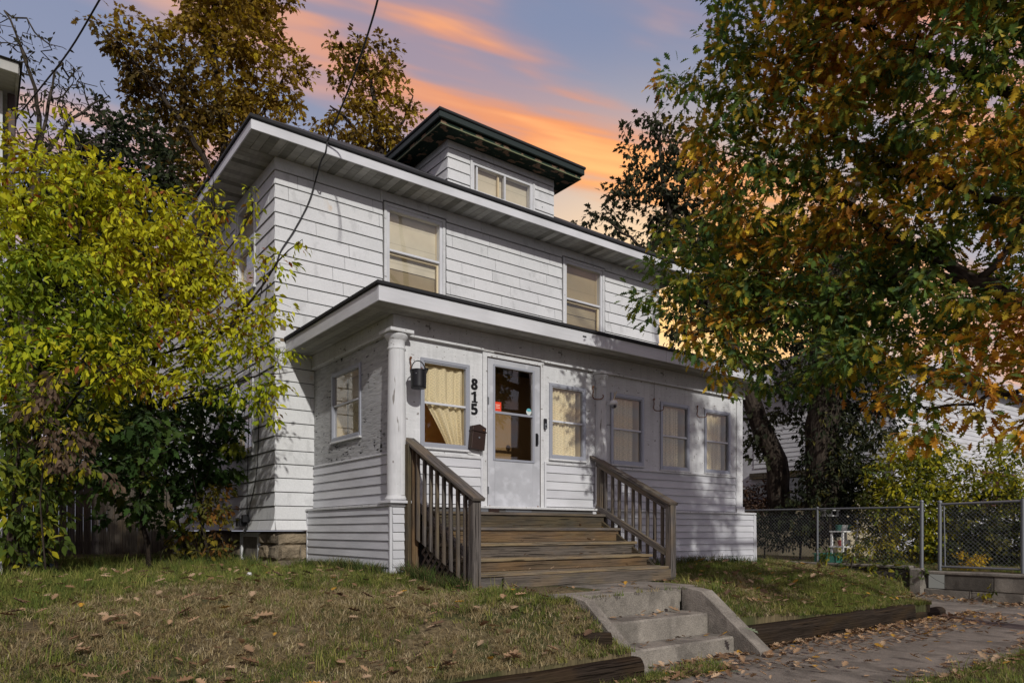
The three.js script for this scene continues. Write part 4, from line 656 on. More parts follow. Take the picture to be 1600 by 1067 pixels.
// overhead service cable down to the eave, and a second cable over the neighbour
{ const e = onZ(511, 221, -9.84); single('service_cable', [tube([at(612, -120, 7.6), at(592, -10, 8.3), at(577, 45, 8.8), at(548, 130, 9.6), e], 0.013, 6, 30), tube([e, onZ(508, 239, -9.845), onZ(502, 250, -9.99), onZ(494, 277, -10.32), onZ(482, 316, -10.41), onZ(458, 362, -10.415), onZ(436, 397, -10.42), onZ(430, 425, -10.425)], 0.012, 6, 40)], M.cable, 'black service cable from the sky over the eave and down the siding', 'cable'); }
single('utility_cable', tube([at(158, -6, 11), at(110, 75, 12), at(60, 140, 13.2), at(-30, 250, 15)], 0.014, 6, 20), M.cable, 'dark utility cable slanting across the sky at the upper left', 'cable');

// ───────────────────────── trees and plants ─────────────────────────
function leafShape(outline, { fold = 0.25, bend = 0.12, stem = 0.12 } = {}) {   // unit leaf along +x, face up (+y); outline: [along, half width]
  const pos = [], idx = [], P = (x, w, s) => { pos.push(x, fold * w - bend * x * x, s * w); return pos.length / 3 - 1; };
  const mid = outline.map(([x]) => P(x, 0, 0));
  for (const s of [1, -1]) { const e = outline.map(([x, w]) => P(x, w, s)); for (let i = 0; i + 1 < outline.length; i++) { const a = mid[i], b = mid[i + 1], c = e[i], d = e[i + 1]; if (s > 0) idx.push(a, c, b, b, c, d); else idx.push(a, b, c, b, d, c); } }
  const g = new THREE.BufferGeometry(); g.setAttribute('position', new THREE.Float32BufferAttribute(pos, 3)); g.setIndex(idx);
  g.setAttribute('uv', new THREE.Float32BufferAttribute(new Float32Array(pos.length / 3 * 2), 2)); g.computeVertexNormals(); return g;
}
const LEAF = {
  oak: leafShape([[-0.12, 0.008], [0.04, 0.02], [0.14, 0.16], [0.22, 0.07], [0.38, 0.33], [0.44, 0.11], [0.60, 0.36], [0.66, 0.12], [0.82, 0.21], [0.86, 0.09], [1, 0.0]], { fold: 0.22, bend: 0.16 }),
  maple: leafShape([[-0.2, 0.01], [0, 0.03], [-0.06, 0.28], [0.16, 0.24], [0.34, 0.5], [0.42, 0.2], [0.66, 0.26], [0.72, 0.14], [1, 0]], { fold: 0.2, bend: 0.2 }),
  ovate: leafShape([[-0.1, 0.01], [0.05, 0.12], [0.32, 0.27], [0.62, 0.20], [1, 0]], { fold: 0.25, bend: 0.18 }),
  dry: leafShape([[-0.12, 0.008], [0.04, 0.02], [0.14, 0.2], [0.22, 0.08], [0.38, 0.33], [0.44, 0.12], [0.60, 0.36], [0.66, 0.13], [0.82, 0.22], [1, 0.0]], { fold: 0.45, bend: -0.22 }),
};
const leafMat = (through = 0.45, rough = 1) => new THREE.MeshPhysicalMaterial({ roughness: rough, specularIntensity: 0.25, transmission: through, thickness: 0, side: THREE.DoubleSide });
const MLEAF = leafMat(0.45), MDRY = leafMat(0.12);
const C = (r, g, b) => new THREE.Color().setRGB(r, g, b);
const mix = (a, b, t) => a.clone().lerp(b, t);
class Skeleton {
  constructor() { this.p = []; this.parent = []; this.fixed = []; }
  add(v, parent, r = 0) { this.p.push(v); this.parent.push(parent); this.fixed.push(r); return this.p.length - 1; }
  limb(pts, r0, r1, from = -1, step = 0.35, wob = 0.04, rnd = Math.random) {   // a limb drawn point by point; starts at an existing node when told
    let last = from; const c = new THREE.CatmullRomCurve3(from >= 0 ? [this.p[from], ...pts] : pts), n = Math.max(2, Math.ceil(c.getLength() / step));
    for (let i = from >= 0 ? 1 : 0; i <= n; i++) { const t = i / n, v = c.getPoint(t); if (i > 0 && i < n) v.add(V(rnd() - 0.5, rnd() - 0.5, rnd() - 0.5).multiplyScalar(wob * 2)); last = this.add(v, last, lerp(r0, r1, t)); }
    return last;
  }
  near(v) { let b = -1, d = 1e9; for (let i = 0; i < this.p.length; i++) { const q = this.p[i].distanceToSquared(v); if (q < d) { d = q; b = i; } } return b; }
  grow(targets, rnd, step = 0.3, sag = 0.0) {                      // joins targets, nearest first, each to the closest wood
    const tips = [], root = this.p.slice(), key = targets.map((t) => { let d = 1e9; for (const q of root) d = Math.min(d, q.distanceToSquared(t)); return d; });
    const order = targets.map((_, i) => i).sort((a, b) => key[a] - key[b]);
    for (const i of order) {
      const t = targets[i], k = this.near(t), a = this.p[k], len = a.distanceTo(t); if (len < 0.04) continue;
      const n = Math.max(1, Math.round(len / step)), pa = this.parent[k] >= 0 ? a.clone().sub(this.p[this.parent[k]]).normalize() : V(0, 1, 0); let last = k;
      for (let s = 1; s <= n; s++) { const f = s / n, v = a.clone().lerp(t, f).addScaledVector(pa, len * 0.22 * f * (1 - f) * 2).add(V(0, -sag * len * f * (1 - f), 0)); if (s < n) v.add(V(rnd() - 0.5, rnd() - 0.5, rnd() - 0.5).multiplyScalar(0.12 * step)); last = this.add(v, last); }
      tips.push(last);
    }
    return tips;
  }
  radii(tip) {
    const n = this.p.length, a = new Float64Array(n), kids = new Int32Array(n);
    for (let i = 0; i < n; i++) if (this.parent[i] >= 0) kids[this.parent[i]]++;
    for (let i = n - 1; i >= 0; i--) { if (!kids[i]) a[i] = Math.pow(tip, 2.3); const p = this.parent[i]; if (p >= 0) a[p] += a[i]; }
    this.r = Array.from(a, (x, i) => Math.max(Math.pow(x, 1 / 2.3), this.fixed[i]));
    for (let i = 0; i < n; i++) { const p = this.parent[i]; if (p >= 0) this.r[i] = Math.min(this.r[i], this.r[p]); }
  }
  mesh(rmin, rmax, seg) {                                          // tubes for every chain of nodes whose first radius lies in the range
    const n = this.p.length, kids = Array.from({ length: n }, () => []), pos = [], nor = [], uv = [], idx = [];
    for (let i = 0; i < n; i++) if (this.parent[i] >= 0) kids[this.parent[i]].push(i);
    const done = new Uint8Array(n);
    const chain = (s) => { const c = this.parent[s] >= 0 ? [this.parent[s], s] : [s]; let k = s; done[s] = 1; while (kids[k].length) { const open = kids[k].filter((q) => !done[q]); if (!open.length) break; k = open.reduce((a, b) => (this.r[b] > this.r[a] ? b : a)); done[k] = 1; c.push(k); } return c; };
    for (let i = 0; i < n; i++) if (!done[i]) {
      const c = chain(i), first = c.length > 1 ? this.r[c[1]] : this.r[c[0]]; if (c.length < 2 || first < rmin || first >= rmax) continue;
      const base = pos.length / 3; let ref = V(0.31, 0.2, 0.93), len = 0;
      c.forEach((k, j) => {
        const a = this.p[c[Math.max(0, j - 1)]], b = this.p[c[Math.min(c.length - 1, j + 1)]], t = b.clone().sub(a).normalize(), x = ref.clone().addScaledVector(t, -ref.dot(t)).normalize(), y = t.clone().cross(x); ref = x;
        const r = j === 0 && c.length > 1 ? Math.min(this.r[k], this.r[c[1]] * 1.25) : this.r[k]; if (j) len += this.p[k].distanceTo(this.p[c[j - 1]]);
        for (let q = 0; q <= seg; q++) { const an = q / seg * 2 * Math.PI, d = x.clone().multiplyScalar(Math.cos(an)).addScaledVector(y, Math.sin(an)); const kx = r > 0.05 ? 1 + (n3(d.x * 3 + k, d.y * 3, d.z * 3) - 0.5) * 0.25 : 1; pos.push(this.p[k].x + d.x * r * kx, this.p[k].y + d.y * r * kx, this.p[k].z + d.z * r * kx); nor.push(d.x, d.y, d.z); uv.push(q / seg * Math.max(0.1, Math.round(r * 6.28 / 0.7 * 4) / 4 * 0.7), len); }
      });
      for (let j = 0; j + 1 < c.length; j++) for (let q = 0; q < seg; q++) { const a = base + j * (seg + 1) + q, b = a + seg + 1; idx.push(a, a + 1, b, b, a + 1, b + 1); }
    }
    if (!idx.length) return null;
    const g = new THREE.BufferGeometry(); g.setAttribute('position', new THREE.Float32BufferAttribute(pos, 3)); g.setAttribute('normal', new THREE.Float32BufferAttribute(nor, 3)); g.setAttribute('uv', new THREE.Float32BufferAttribute(uv, 2)); g.setIndex(idx); return g;
  }
}
const _q = new THREE.Quaternion(), _m = new THREE.Matrix4();
function leafMatrix(p, dir, tilt, size, rnd, wide = 1) {            // leaf along dir with its face roughly up, rolled at random
  const x = dir.clone().normalize(), up = V((rnd() - 0.5) * tilt, 1, (rnd() - 0.5) * tilt), z = x.clone().cross(up).normalize(), y = z.clone().cross(x);
  return _m.clone().makeBasis(x.multiplyScalar(size), y.multiplyScalar(size), z.multiplyScalar(size * wide)).setPosition(p);
}
function scatter(parent, name, geo, material, mats, cols, label) {   // many leaves: one instanced part
  const o = shadow(new THREE.InstancedMesh(geo, material, mats.length)), b = new THREE.Matrix4().makeTranslation(-parent.base.x, -parent.base.y, -parent.base.z);
  mats.forEach((m, i) => { o.setMatrixAt(i, b.clone().multiply(m)); o.setColorAt(i, cols[i]); }); o.name = name; o.userData = { kind: 'stuff' }; if (label) o.userData.label = label; parent.add(o); return o;
}
// spec: limbs [{pts, r0, r1, from}], clumps [px, py, rx, ry, depth, (depth radius), (weight)], leaf, size, colour(p, rnd)
function tree(spec) {
  const { name, label, category, group, seed, limbs, clumps, perTip, leaf, size, spread, colour, tip = 0.004, droop = 0.5, tilt = 1.6, step = 0.3, sag = 0, bark = M.bark, keep, near = 0, cover = 1, wood = 6, shell = 0.5, material = MLEAF } = spec, rnd = rng(seed), sk = new Skeleton();
  const ends = []; for (const l of limbs) { const from = l.from === undefined ? -1 : l.from < 0 ? sk.near(l.pts[0]) : ends[l.from]; ends.push(sk.limb(l.from < 0 && l.from !== undefined ? l.pts.slice(1) : l.pts, l.r0, l.r1, from, 0.35, l.wob ?? 0.03, rnd)); }
  const targets = [];
  for (const [px, py, rx, ry, d, dr, w = 1] of clumps) {
    const c = at(px, py, d), ax = rx * d / FPX, ay = ry * d / FPX, ad = dr ?? (ax + ay) / 2, lay = clamp(ad / spread * 0.35, 0.6, 2.6), n = Math.max(3, Math.round(Math.PI * ax * ay / (spread * spread) * lay * cover * w));
    for (let i = 0; i < n; i++) { const v = V(rnd() * 2 - 1, rnd() * 2 - 1, rnd() * 2 - 1); const l = v.length(); if (l > 1 || (l < shell && rnd() < 0.45)) { i--; continue; } targets.push(c.clone().addScaledVector(RGT, v.x * ax).addScaledVector(FWD, v.z * ad).add(V(0, v.y * ay, 0))); }
  }
  const ok = keep ? targets.filter(keep) : targets, tips = sk.grow(ok, rnd, step, sag); sk.radii(tip);
  const base = sk.p[0].clone(), t = thing(name, base, label, category, group);
  const trunk = sk.mesh(0.03, 9, 10), twigs = sk.mesh(0, 0.03, wood > 4 ? 5 : 4); if (trunk) part(t, 'trunk', trunk, bark); if (twigs) part(t, 'branch', twigs, bark);
  const mats = [], cols = [];
  for (const k of tips) {
    const p = sk.p[k], par = sk.p[sk.parent[k]], out = p.clone().sub(par).normalize(), n = Math.round(perTip * (0.6 + rnd() * 0.8)), tone = rnd();
    for (let i = 0; i < n; i++) {
      const s = Math.pow(rnd(), 0.7) * spread, o = V(rnd() - 0.5, (rnd() - 0.5) * 0.8, rnd() - 0.5).normalize().multiplyScalar(s).addScaledVector(out, (rnd() - 0.6) * spread), q = p.clone().add(o); if (keep && !keep(q)) continue;
      const dir = o.clone().normalize().addScaledVector(out, 0.8).add(V((rnd() - 0.5) * 0.8, -droop * (0.4 + rnd()), (rnd() - 0.5) * 0.8));
      mats.push(leafMatrix(q, dir, tilt, size * (0.65 + rnd() * 0.6), rnd)); cols.push(colour(q, rnd, tone));
    }
  }
  if (near) {                                                       // the largest leaves in the picture are meshes of their own
    const e = V(), ord = mats.map((m, i) => { e.setFromMatrixPosition(m); const d = e.dot(FWD), px = 800 + FPX * e.dot(RGT) / d, py = 830 - FPX * e.y / d; return [px > 0 && px < 1600 && py > 0 && py < 1067 && d > 0 ? d : 1e6 + d, i]; }).sort((a, b) => a[0] - b[0]).slice(0, near).map((q) => q[1]), set = new Set(ord);
    const tones = {}; for (const i of ord) {
      const c = cols[i], key = [c.r, c.g, c.b].map((x) => Math.round(Math.pow(x, 0.5) * 14)).join(); tones[key] ??= (() => { const m = material.clone(); m.color.copy(c); return m; })();
      const o = shadow(new THREE.Mesh(LEAF[leaf], tones[key])); o.name = 'leaf'; new THREE.Matrix4().makeTranslation(-base.x, -base.y, -base.z).multiply(mats[i]).decompose(o.position, o.quaternion, o.scale); t.add(o);
    }
    const keepI = mats.map((_, i) => i).filter((i) => !set.has(i)); scatter(t, 'foliage', LEAF[leaf], material, keepI.map((i) => mats[i]), keepI.map((i) => cols[i]));
  } else if (mats.length) scatter(t, 'foliage', LEAF[leaf], material, mats, cols);
  console.log(name, 'tips', tips.length, 'leaves', mats.length); return t;
}
const vary = (c, rnd, k = 0.3) => c.clone().multiplyScalar(1 + (rnd() - 0.5) * 2 * k);
const pick = (rnd, list) => { let s = rnd() * list.reduce((a, b) => a + b[0], 0); for (const [w, c] of list) { s -= w; if (s <= 0) return c; } return list[0][1]; };

// the oak on the right, its trunk just outside the picture
const oakCol = (p, rnd, tone) => {
  const k = n3(p.x * 0.9, p.y * 0.9, p.z * 0.9, 4) * 0.55 + n3(p.x * 2.3 + 5, p.y * 2.3, p.z * 2.3, 24) * 0.45 + (tone - 0.5) * 0.2, f = n3(p.x * 2.4 + 9, p.y * 2.4, p.z * 2.4, 14);
  const c = k < 0.49 ? pick(rnd, [[5, C(0.075, 0.125, 0.018)], [3, C(0.045, 0.09, 0.026)], [3, C(0.18, 0.18, 0.02)]]) : k < 0.57 ? pick(rnd, [[3, C(0.12, 0.145, 0.018)], [4, C(0.34, 0.25, 0.02)], [2, C(0.07, 0.11, 0.018)]]) : pick(rnd, [[4, C(0.42, 0.20, 0.018)], [4, C(0.46, 0.31, 0.025)], [2, C(0.26, 0.11, 0.018)], [2, C(0.14, 0.15, 0.018)]]);
  return vary(c, rnd, 0.3).multiplyScalar(1.1 + f * 0.7);
};
tree({
  name: 'oak_tree', label: 'large oak in green, gold and rust autumn leaf reaching in from the right', category: 'tree', seed: 201,
  limbs: [
    { pts: [V(10.75, -1.4, -2.1), V(10.7, 0.5, -2.15), V(10.6, 1.9, -2.2)], r0: 0.27, r1: 0.19 },
    { pts: [V(10.4, 4.2, -2.4), V(10.1, 7.0, -2.6), V(9.6, 9.5, -2.9)], r0: 0.17, r1: 0.04, from: 0 },
    { pts: [at(1680, 520, 6.7), at(1600, 478, 6.8), at(1525, 440, 7)], r0: 0.10, r1: 0.065, from: 0 },
    { pts: [at(1432, 390, 7.3), at(1374, 352, 7.6), at(1290, 300, 8), at(1200, 262, 8.3), at(1120, 235, 8.6)], r0: 0.055, r1: 0.008, from: 2 },
    { pts: [at(1460, 429, 7.2), at(1375, 436, 7.5), at(1290, 470, 7.9), at(1180, 505, 8.3), at(1080, 520, 8.6)], r0: 0.04, r1: 0.006, from: 2 },
    { pts: [at(1564, 402, 6.8), at(1610, 330, 6.6), at(1590, 250, 6.6)], r0: 0.04, r1: 0.01, from: 2 },
    { pts: [V(10.45, 3.4, -2.35), at(1640, 175, 6.6), at(1520, 120, 6.9), at(1410, 66, 7.3), at(1300, 14, 7.8), at(1180, -40, 8.2)], r0: 0.07, r1: 0.01, from: -1 },
    { pts: [V(10.5, 2.7, -2.3), at(1640, 330, 6.7), at(1520, 300, 7), at(1400, 262, 7.4), at(1300, 205, 7.8), at(1200, 140, 8.1), at(1130, 80, 8.3)], r0: 0.05, r1: 0.007, from: -1 },
    { pts: [V(10.6, 1.5, -2.2), at(1650, 590, 6.2), at(1550, 620, 6.4), at(1450, 640, 6.8)], r0: 0.04, r1: 0.007, from: -1 },
    { pts: [V(10.1, 7.0, -2.6), V(8.6, 8.0, -2.9), V(7.4, 8.6, -3.2)], r0: 0.06, r1: 0.015, from: -1 },
    { pts: [V(10.3, 5.5, -2.5), V(8.5, 6.0, -1.9), V(7.0, 6.6, -1.2)], r0: 0.06, r1: 0.015, from: -1 },
    { pts: [V(10.4, 4.5, -2.45), V(11.8, 6, -2.5), V(13, 7.5, -2.6)], r0: 0.07, r1: 0.02, from: -1 },
  ],
  clumps: [
    [1500, 60, 130, 90, 6.6], [1360, 50, 120, 90, 7.3], [1230, 60, 105, 90, 7.9], [1150, 20, 60, 60, 8.2], [1145, 140, 90, 75, 8.2], [1070, 140, 45, 40, 8.5], [1090, 205, 45, 45, 8.5], [1140, 270, 70, 60, 8.3],
    [1250, 200, 110, 90, 7.8], [1380, 190, 120, 90, 7.3], [1520, 200, 110, 80, 6.7], [1240, 330, 120, 80, 8], [1150, 390, 90, 80, 8.4], [1360, 310, 110, 70, 7.5], [1500, 330, 100, 55, 6.9], [1590, 130, 60, 110, 6.3],
    [1060, 400, 55, 50, 8.7], [1040, 480, 60, 40, 8.8], [1110, 480, 80, 60, 8.5], [1210, 470, 100, 70, 8.2], [1320, 450, 100, 70, 7.8], [1420, 490, 90, 70, 7.3], [1120, 555, 60, 36, 8.5], [1230, 560, 80, 50, 8.1], [1340, 550, 90, 55, 7.6], [1160, 610, 55, 20, 8.3],
    [1540, 520, 90, 80, 6.7], [1460, 590, 80, 60, 6.9], [1560, 620, 70, 60, 6.3], [1500, 660, 70, 40, 6.6], [1590, 690, 40, 40, 6.1], [1400, 610, 50, 35, 7.1], [1600, 400, 40, 90, 6.3], [1480, 420, 100, 60, 7.4], [1620, 250, 60, 110, 7.7], [1520, 300, 70, 70, 8.4], [1600, 190, 70, 80, 7.9], [1650, 420, 90, 110, 7.4], [1700, 560, 80, 70, 7.0], [1400, 400, 80, 50, 7.9], [1440, 270, 90, 60, 7.6], [1560, 300, 70, 60, 7.2], [1330, 500, 80, 50, 8.2], [1470, 520, 80, 50, 7.6], [1320, 120, 90, 60, 7.9], [1250, 590, 40, 30, 8],
    [1720, 200, 120, 160, 6.2], [1720, 500, 110, 160, 6.0], [1420, -120, 200, 120, 7.0, 1.2], [1250, -90, 110, 80, 8.0], [1650, -150, 160, 160, 6.2, 1.2], [1560, -360, 220, 150, 6.6, 1.3], [1750, -450, 200, 240, 5.5, 1.4],
  ],
  cover: 1.15, perTip: 21, leaf: 'oak', size: 0.105, spread: 0.185, colour: oakCol, droop: 0.55, tip: 0.0028, step: 0.25, near: 240,
});
// maples and other trees behind the house
const mapleCol = (p, rnd, tone) => { const k = n3(p.x * 0.5, p.y * 0.5, p.z * 0.5, 7) + (tone - 0.5) * 0.3; return vary(k < 0.46 ? pick(rnd, [[4, C(0.17, 0.105, 0.018)], [3, C(0.10, 0.07, 0.016)], [1, C(0.24, 0.18, 0.02)]]) : pick(rnd, [[3, C(0.33, 0.21, 0.02)], [3, C(0.22, 0.135, 0.018)], [2, C(0.46, 0.34, 0.02)]]), rnd, 0.3); };
tree({
  name: 'maple_tree', label: 'tall maple in brown and gold leaf rising behind the left eave', category: 'tree', group: 'autumn maples behind the house', seed: 301,
  limbs: [{ pts: [at(345, 900, 27), at(348, 500, 27), at(345, 330, 27)], r0: 0.4, r1: 0.26 }, { pts: [at(350, 210, 27), at(335, 90, 27), at(330, -40, 27)], r0: 0.2, r1: 0.05, from: 0 }, { pts: [at(345, 300, 27), at(290, 200, 26.5), at(220, 110, 26), at(160, 40, 25.6)], r0: 0.13, r1: 0.03, from: -1 }, { pts: [at(347, 280, 27), at(400, 190, 27.5), at(450, 110, 28)], r0: 0.12, r1: 0.03, from: -1 }, { pts: [at(345, 330, 27), at(270, 260, 28), at(200, 230, 28.4)], r0: 0.1, r1: 0.03, from: -1 }],
  clumps: [[165, 45, 35, 32, 25.6], [210, 70, 50, 40, 26], [255, 110, 50, 35, 26.3], [300, 60, 40, 55, 26.8], [340, 10, 70, 60, 27], [390, 50, 55, 60, 27], [420, 110, 60, 45, 27.5], [470, 105, 25, 25, 28], [340, 130, 60, 50, 27], [400, 170, 60, 35, 27.6], [445, 150, 35, 25, 28], [290, 160, 50, 40, 27], [220, 150, 35, 35, 27.5], [215, 120, 30, 30, 26.8], [260, 210, 50, 45, 27.6], [320, 210, 50, 40, 27], [205, 150, 20, 20, 27], [300, 260, 40, 45, 27.4], [350, 180, 60, 40, 27], [310, 310, 40, 40, 27.8], [340, -90, 90, 90, 27], [430, -20, 40, 50, 27.4]],
  cover: 1, perTip: 15, leaf: 'maple', size: 0.20, spread: 0.34, colour: mapleCol, tip: 0.008, step: 0.5,
});
tree({
  name: 'maple_tree', label: 'smaller maple in brown and gold leaf between the roof eave and the dormer', category: 'tree', group: 'autumn maples behind the house', seed: 302,
  limbs: [{ pts: [at(600, 800, 29), at(598, 300, 29), at(590, 200, 29)], r0: 0.33, r1: 0.18 }, { pts: [at(580, 130, 29), at(560, 70, 29)], r0: 0.12, r1: 0.04, from: 0 }, { pts: [at(598, 260, 29), at(630, 190, 29.4), at(645, 150, 29.6)], r0: 0.08, r1: 0.03, from: -1 }, { pts: [at(597, 270, 29), at(545, 190, 28.6), at(515, 165, 28.4)], r0: 0.08, r1: 0.03, from: -1 }],
  clumps: [[540, 80, 38, 26, 29], [585, 90, 45, 32, 29], [610, 120, 30, 28, 29.2], [560, 120, 45, 28, 29], [585, 160, 45, 30, 29], [635, 165, 26, 22, 29.4], [630, 200, 35, 30, 29.2], [560, 200, 45, 30, 28.8], [515, 180, 25, 22, 28.5], [590, 220, 50, 30, 29], [530, 222, 30, 20, 28.6], [500, 205, 14, 14, 28.5], [480, 205, 18, 12, 28.5], [640, 240, 40, 30, 29]],
  cover: 1, perTip: 15, leaf: 'maple', size: 0.20, spread: 0.34, colour: mapleCol, tip: 0.008, step: 0.5,
});
tree({
  name: 'bare_tree', label: 'almost leafless tree of fine grey twigs at the upper left', category: 'tree', seed: 303, bark: M.barkGrey,
  limbs: [{ pts: [at(30, 800, 19), at(45, 400, 19), at(55, 270, 19)], r0: 0.22, r1: 0.12 }, { pts: [at(60, 190, 19), at(45, 110, 18.6), at(15, 30, 18.4)], r0: 0.08, r1: 0.015, from: 0 }, { pts: [at(100, 200, 19), at(140, 165, 19.2), at(170, 150, 19.3)], r0: 0.06, r1: 0.012, from: 0 }, { pts: [at(75, 160, 19), at(85, 110, 19)], r0: 0.05, r1: 0.012, from: 0 }, { pts: [at(110, 240, 19.4), at(150, 215, 19.6)], r0: 0.05, r1: 0.012, from: 0 }],
  clumps: [[20, 70, 40, 55, 18.6], [75, 110, 45, 55, 19], [120, 150, 50, 40, 19.2], [60, 190, 60, 55, 19], [130, 200, 45, 45, 19.4], [90, 250, 60, 40, 19.2]],
  cover: 0.4, perTip: 0.9, leaf: 'ovate', size: 0.13, spread: 0.15, colour: (p, r) => vary(C(0.06, 0.06, 0.035), r), tip: 0.009, step: 0.35,
});
const darkCol = (p, rnd, tone) => { const k = n3(p.x * 0.7, p.y * 0.7, p.z * 0.7, 3) + (tone - 0.5) * 0.3; return vary(k < 0.5 ? C(0.022, 0.036, 0.015) : C(0.045, 0.06, 0.02), rnd, 0.35); };
tree({
  name: 'dark_tree', label: 'dense dark green tree behind the yellow-green one', category: 'tree', seed: 304,
  limbs: [{ pts: [at(190, 880, 24), at(188, 600, 24), at(185, 420, 24)], r0: 0.25, r1: 0.15 }, { pts: [at(170, 300, 24), at(165, 210, 24)], r0: 0.1, r1: 0.03, from: 0 }, { pts: [at(240, 340, 24), at(265, 260, 24)], r0: 0.08, r1: 0.03, from: 0 }],
  clumps: [[165, 205, 45, 40, 24], [210, 220, 50, 45, 24], [120, 270, 60, 60, 24], [190, 300, 85, 60, 24], [255, 300, 45, 50, 24.3], [230, 370, 80, 60, 24], [130, 390, 90, 80, 24], [200, 480, 110, 90, 24], [90, 520, 90, 100, 24], [60, 330, 60, 70, 24.5], [150, 250, 60, 50, 24], [240, 255, 45, 40, 24.2], [270, 330, 30, 60, 24.4], [110, 330, 70, 60, 24.2], [180, 610, 120, 90, 24], [40, 650, 90, 110, 24], [260, 560, 60, 90, 24.4], [150, 720, 130, 80, 24]],
  cover: 1, perTip: 17, leaf: 'maple', size: 0.21, spread: 0.4, colour: darkCol, tip: 0.008, step: 0.6,
});
const ashCol = (p, rnd, tone) => vary(tone < 0.5 ? C(0.035, 0.042, 0.02) : C(0.055, 0.06, 0.026), rnd, 0.35);
tree({
  name: 'dark_tree', label: 'dark-leaved tree rising beyond the right end of the roof', category: 'tree', seed: 305,
  limbs: [{ pts: [at(1222, 830, 18), at(1212, 720, 18), at(1180, 640, 18.2), at(1140, 540, 18.6)], r0: 0.30, r1: 0.2 }, { pts: [at(1080, 420, 19), at(1040, 310, 19.5), at(1030, 210, 20)], r0: 0.13, r1: 0.03, from: 0 }, { pts: [at(1120, 480, 19), at(1020, 400, 19.6), at(950, 345, 20)], r0: 0.09, r1: 0.02, from: -1 }, { pts: [at(1150, 560, 18.5), at(1160, 420, 19), at(1140, 300, 19.5)], r0: 0.1, r1: 0.03, from: -1 }],
  clumps: [[1020, 185, 36, 22, 20], [990, 205, 28, 20, 20], [1045, 225, 45, 40, 20], [985, 260, 32, 30, 20], [1030, 290, 60, 50, 19.8], [975, 315, 40, 28, 20], [925, 340, 28, 12, 20], [960, 350, 40, 22, 20], [1050, 350, 70, 50, 19.6], [1010, 390, 50, 28, 19.6], [1090, 290, 60, 70, 19.5], [1100, 400, 80, 60, 19.2], [1060, 450, 50, 40, 19], [1140, 480, 90, 60, 18.8], [1070, 520, 40, 35, 18.8], [1180, 420, 90, 80, 19.4], [1190, 570, 60, 50, 18.4], [1200, 650, 45, 50, 18.2], [1180, 700, 30, 35, 18.2], [1280, 480, 90, 70, 19]],
  cover: 1, perTip: 13, leaf: 'maple', size: 0.15, spread: 0.28, colour: ashCol, tip: 0.006, step: 0.45, droop: 0.7,
});
const ivyCol = (p, rnd, tone) => vary(tone < 0.55 ? C(0.022, 0.03, 0.012) : tone < 0.9 ? C(0.05, 0.06, 0.02) : C(0.11, 0.10, 0.02), rnd, 0.35);
tree({
  name: 'ivy_clad_tree', label: 'thick ivy-covered trunk standing in front of the white neighbouring house', category: 'tree', seed: 306,
  limbs: [{ pts: [at(1288, 840, 17), at(1287, 700, 17), at(1292, 560, 17.1), at(1296, 430, 17.2)], r0: 0.42, r1: 0.34 }, { pts: [at(1320, 330, 17.4), at(1360, 240, 17.8)], r0: 0.25, r1: 0.12, from: 0 }, { pts: [at(1292, 600, 17), at(1345, 640, 16.8), at(1390, 650, 16.6)], r0: 0.06, r1: 0.02, from: -1 }],
  clumps: [[1290, 560, 42, 60, 17, 0.8], [1288, 660, 45, 60, 17, 0.8], [1290, 750, 50, 60, 17, 0.8], [1340, 590, 60, 55, 16.8], [1340, 680, 45, 55, 16.8], [1320, 740, 45, 50, 16.7], [1385, 610, 40, 45, 16.8], [1375, 670, 40, 25, 16.7], [1300, 470, 50, 60, 17.1], [1255, 600, 35, 40, 17], [1320, 380, 90, 60, 17.4], [1270, 800, 60, 35, 16.8]],
  cover: 1, perTip: 10, leaf: 'ovate', size: 0.11, spread: 0.16, colour: ivyCol, tip: 0.004, step: 0.3, droop: 0.9,
});
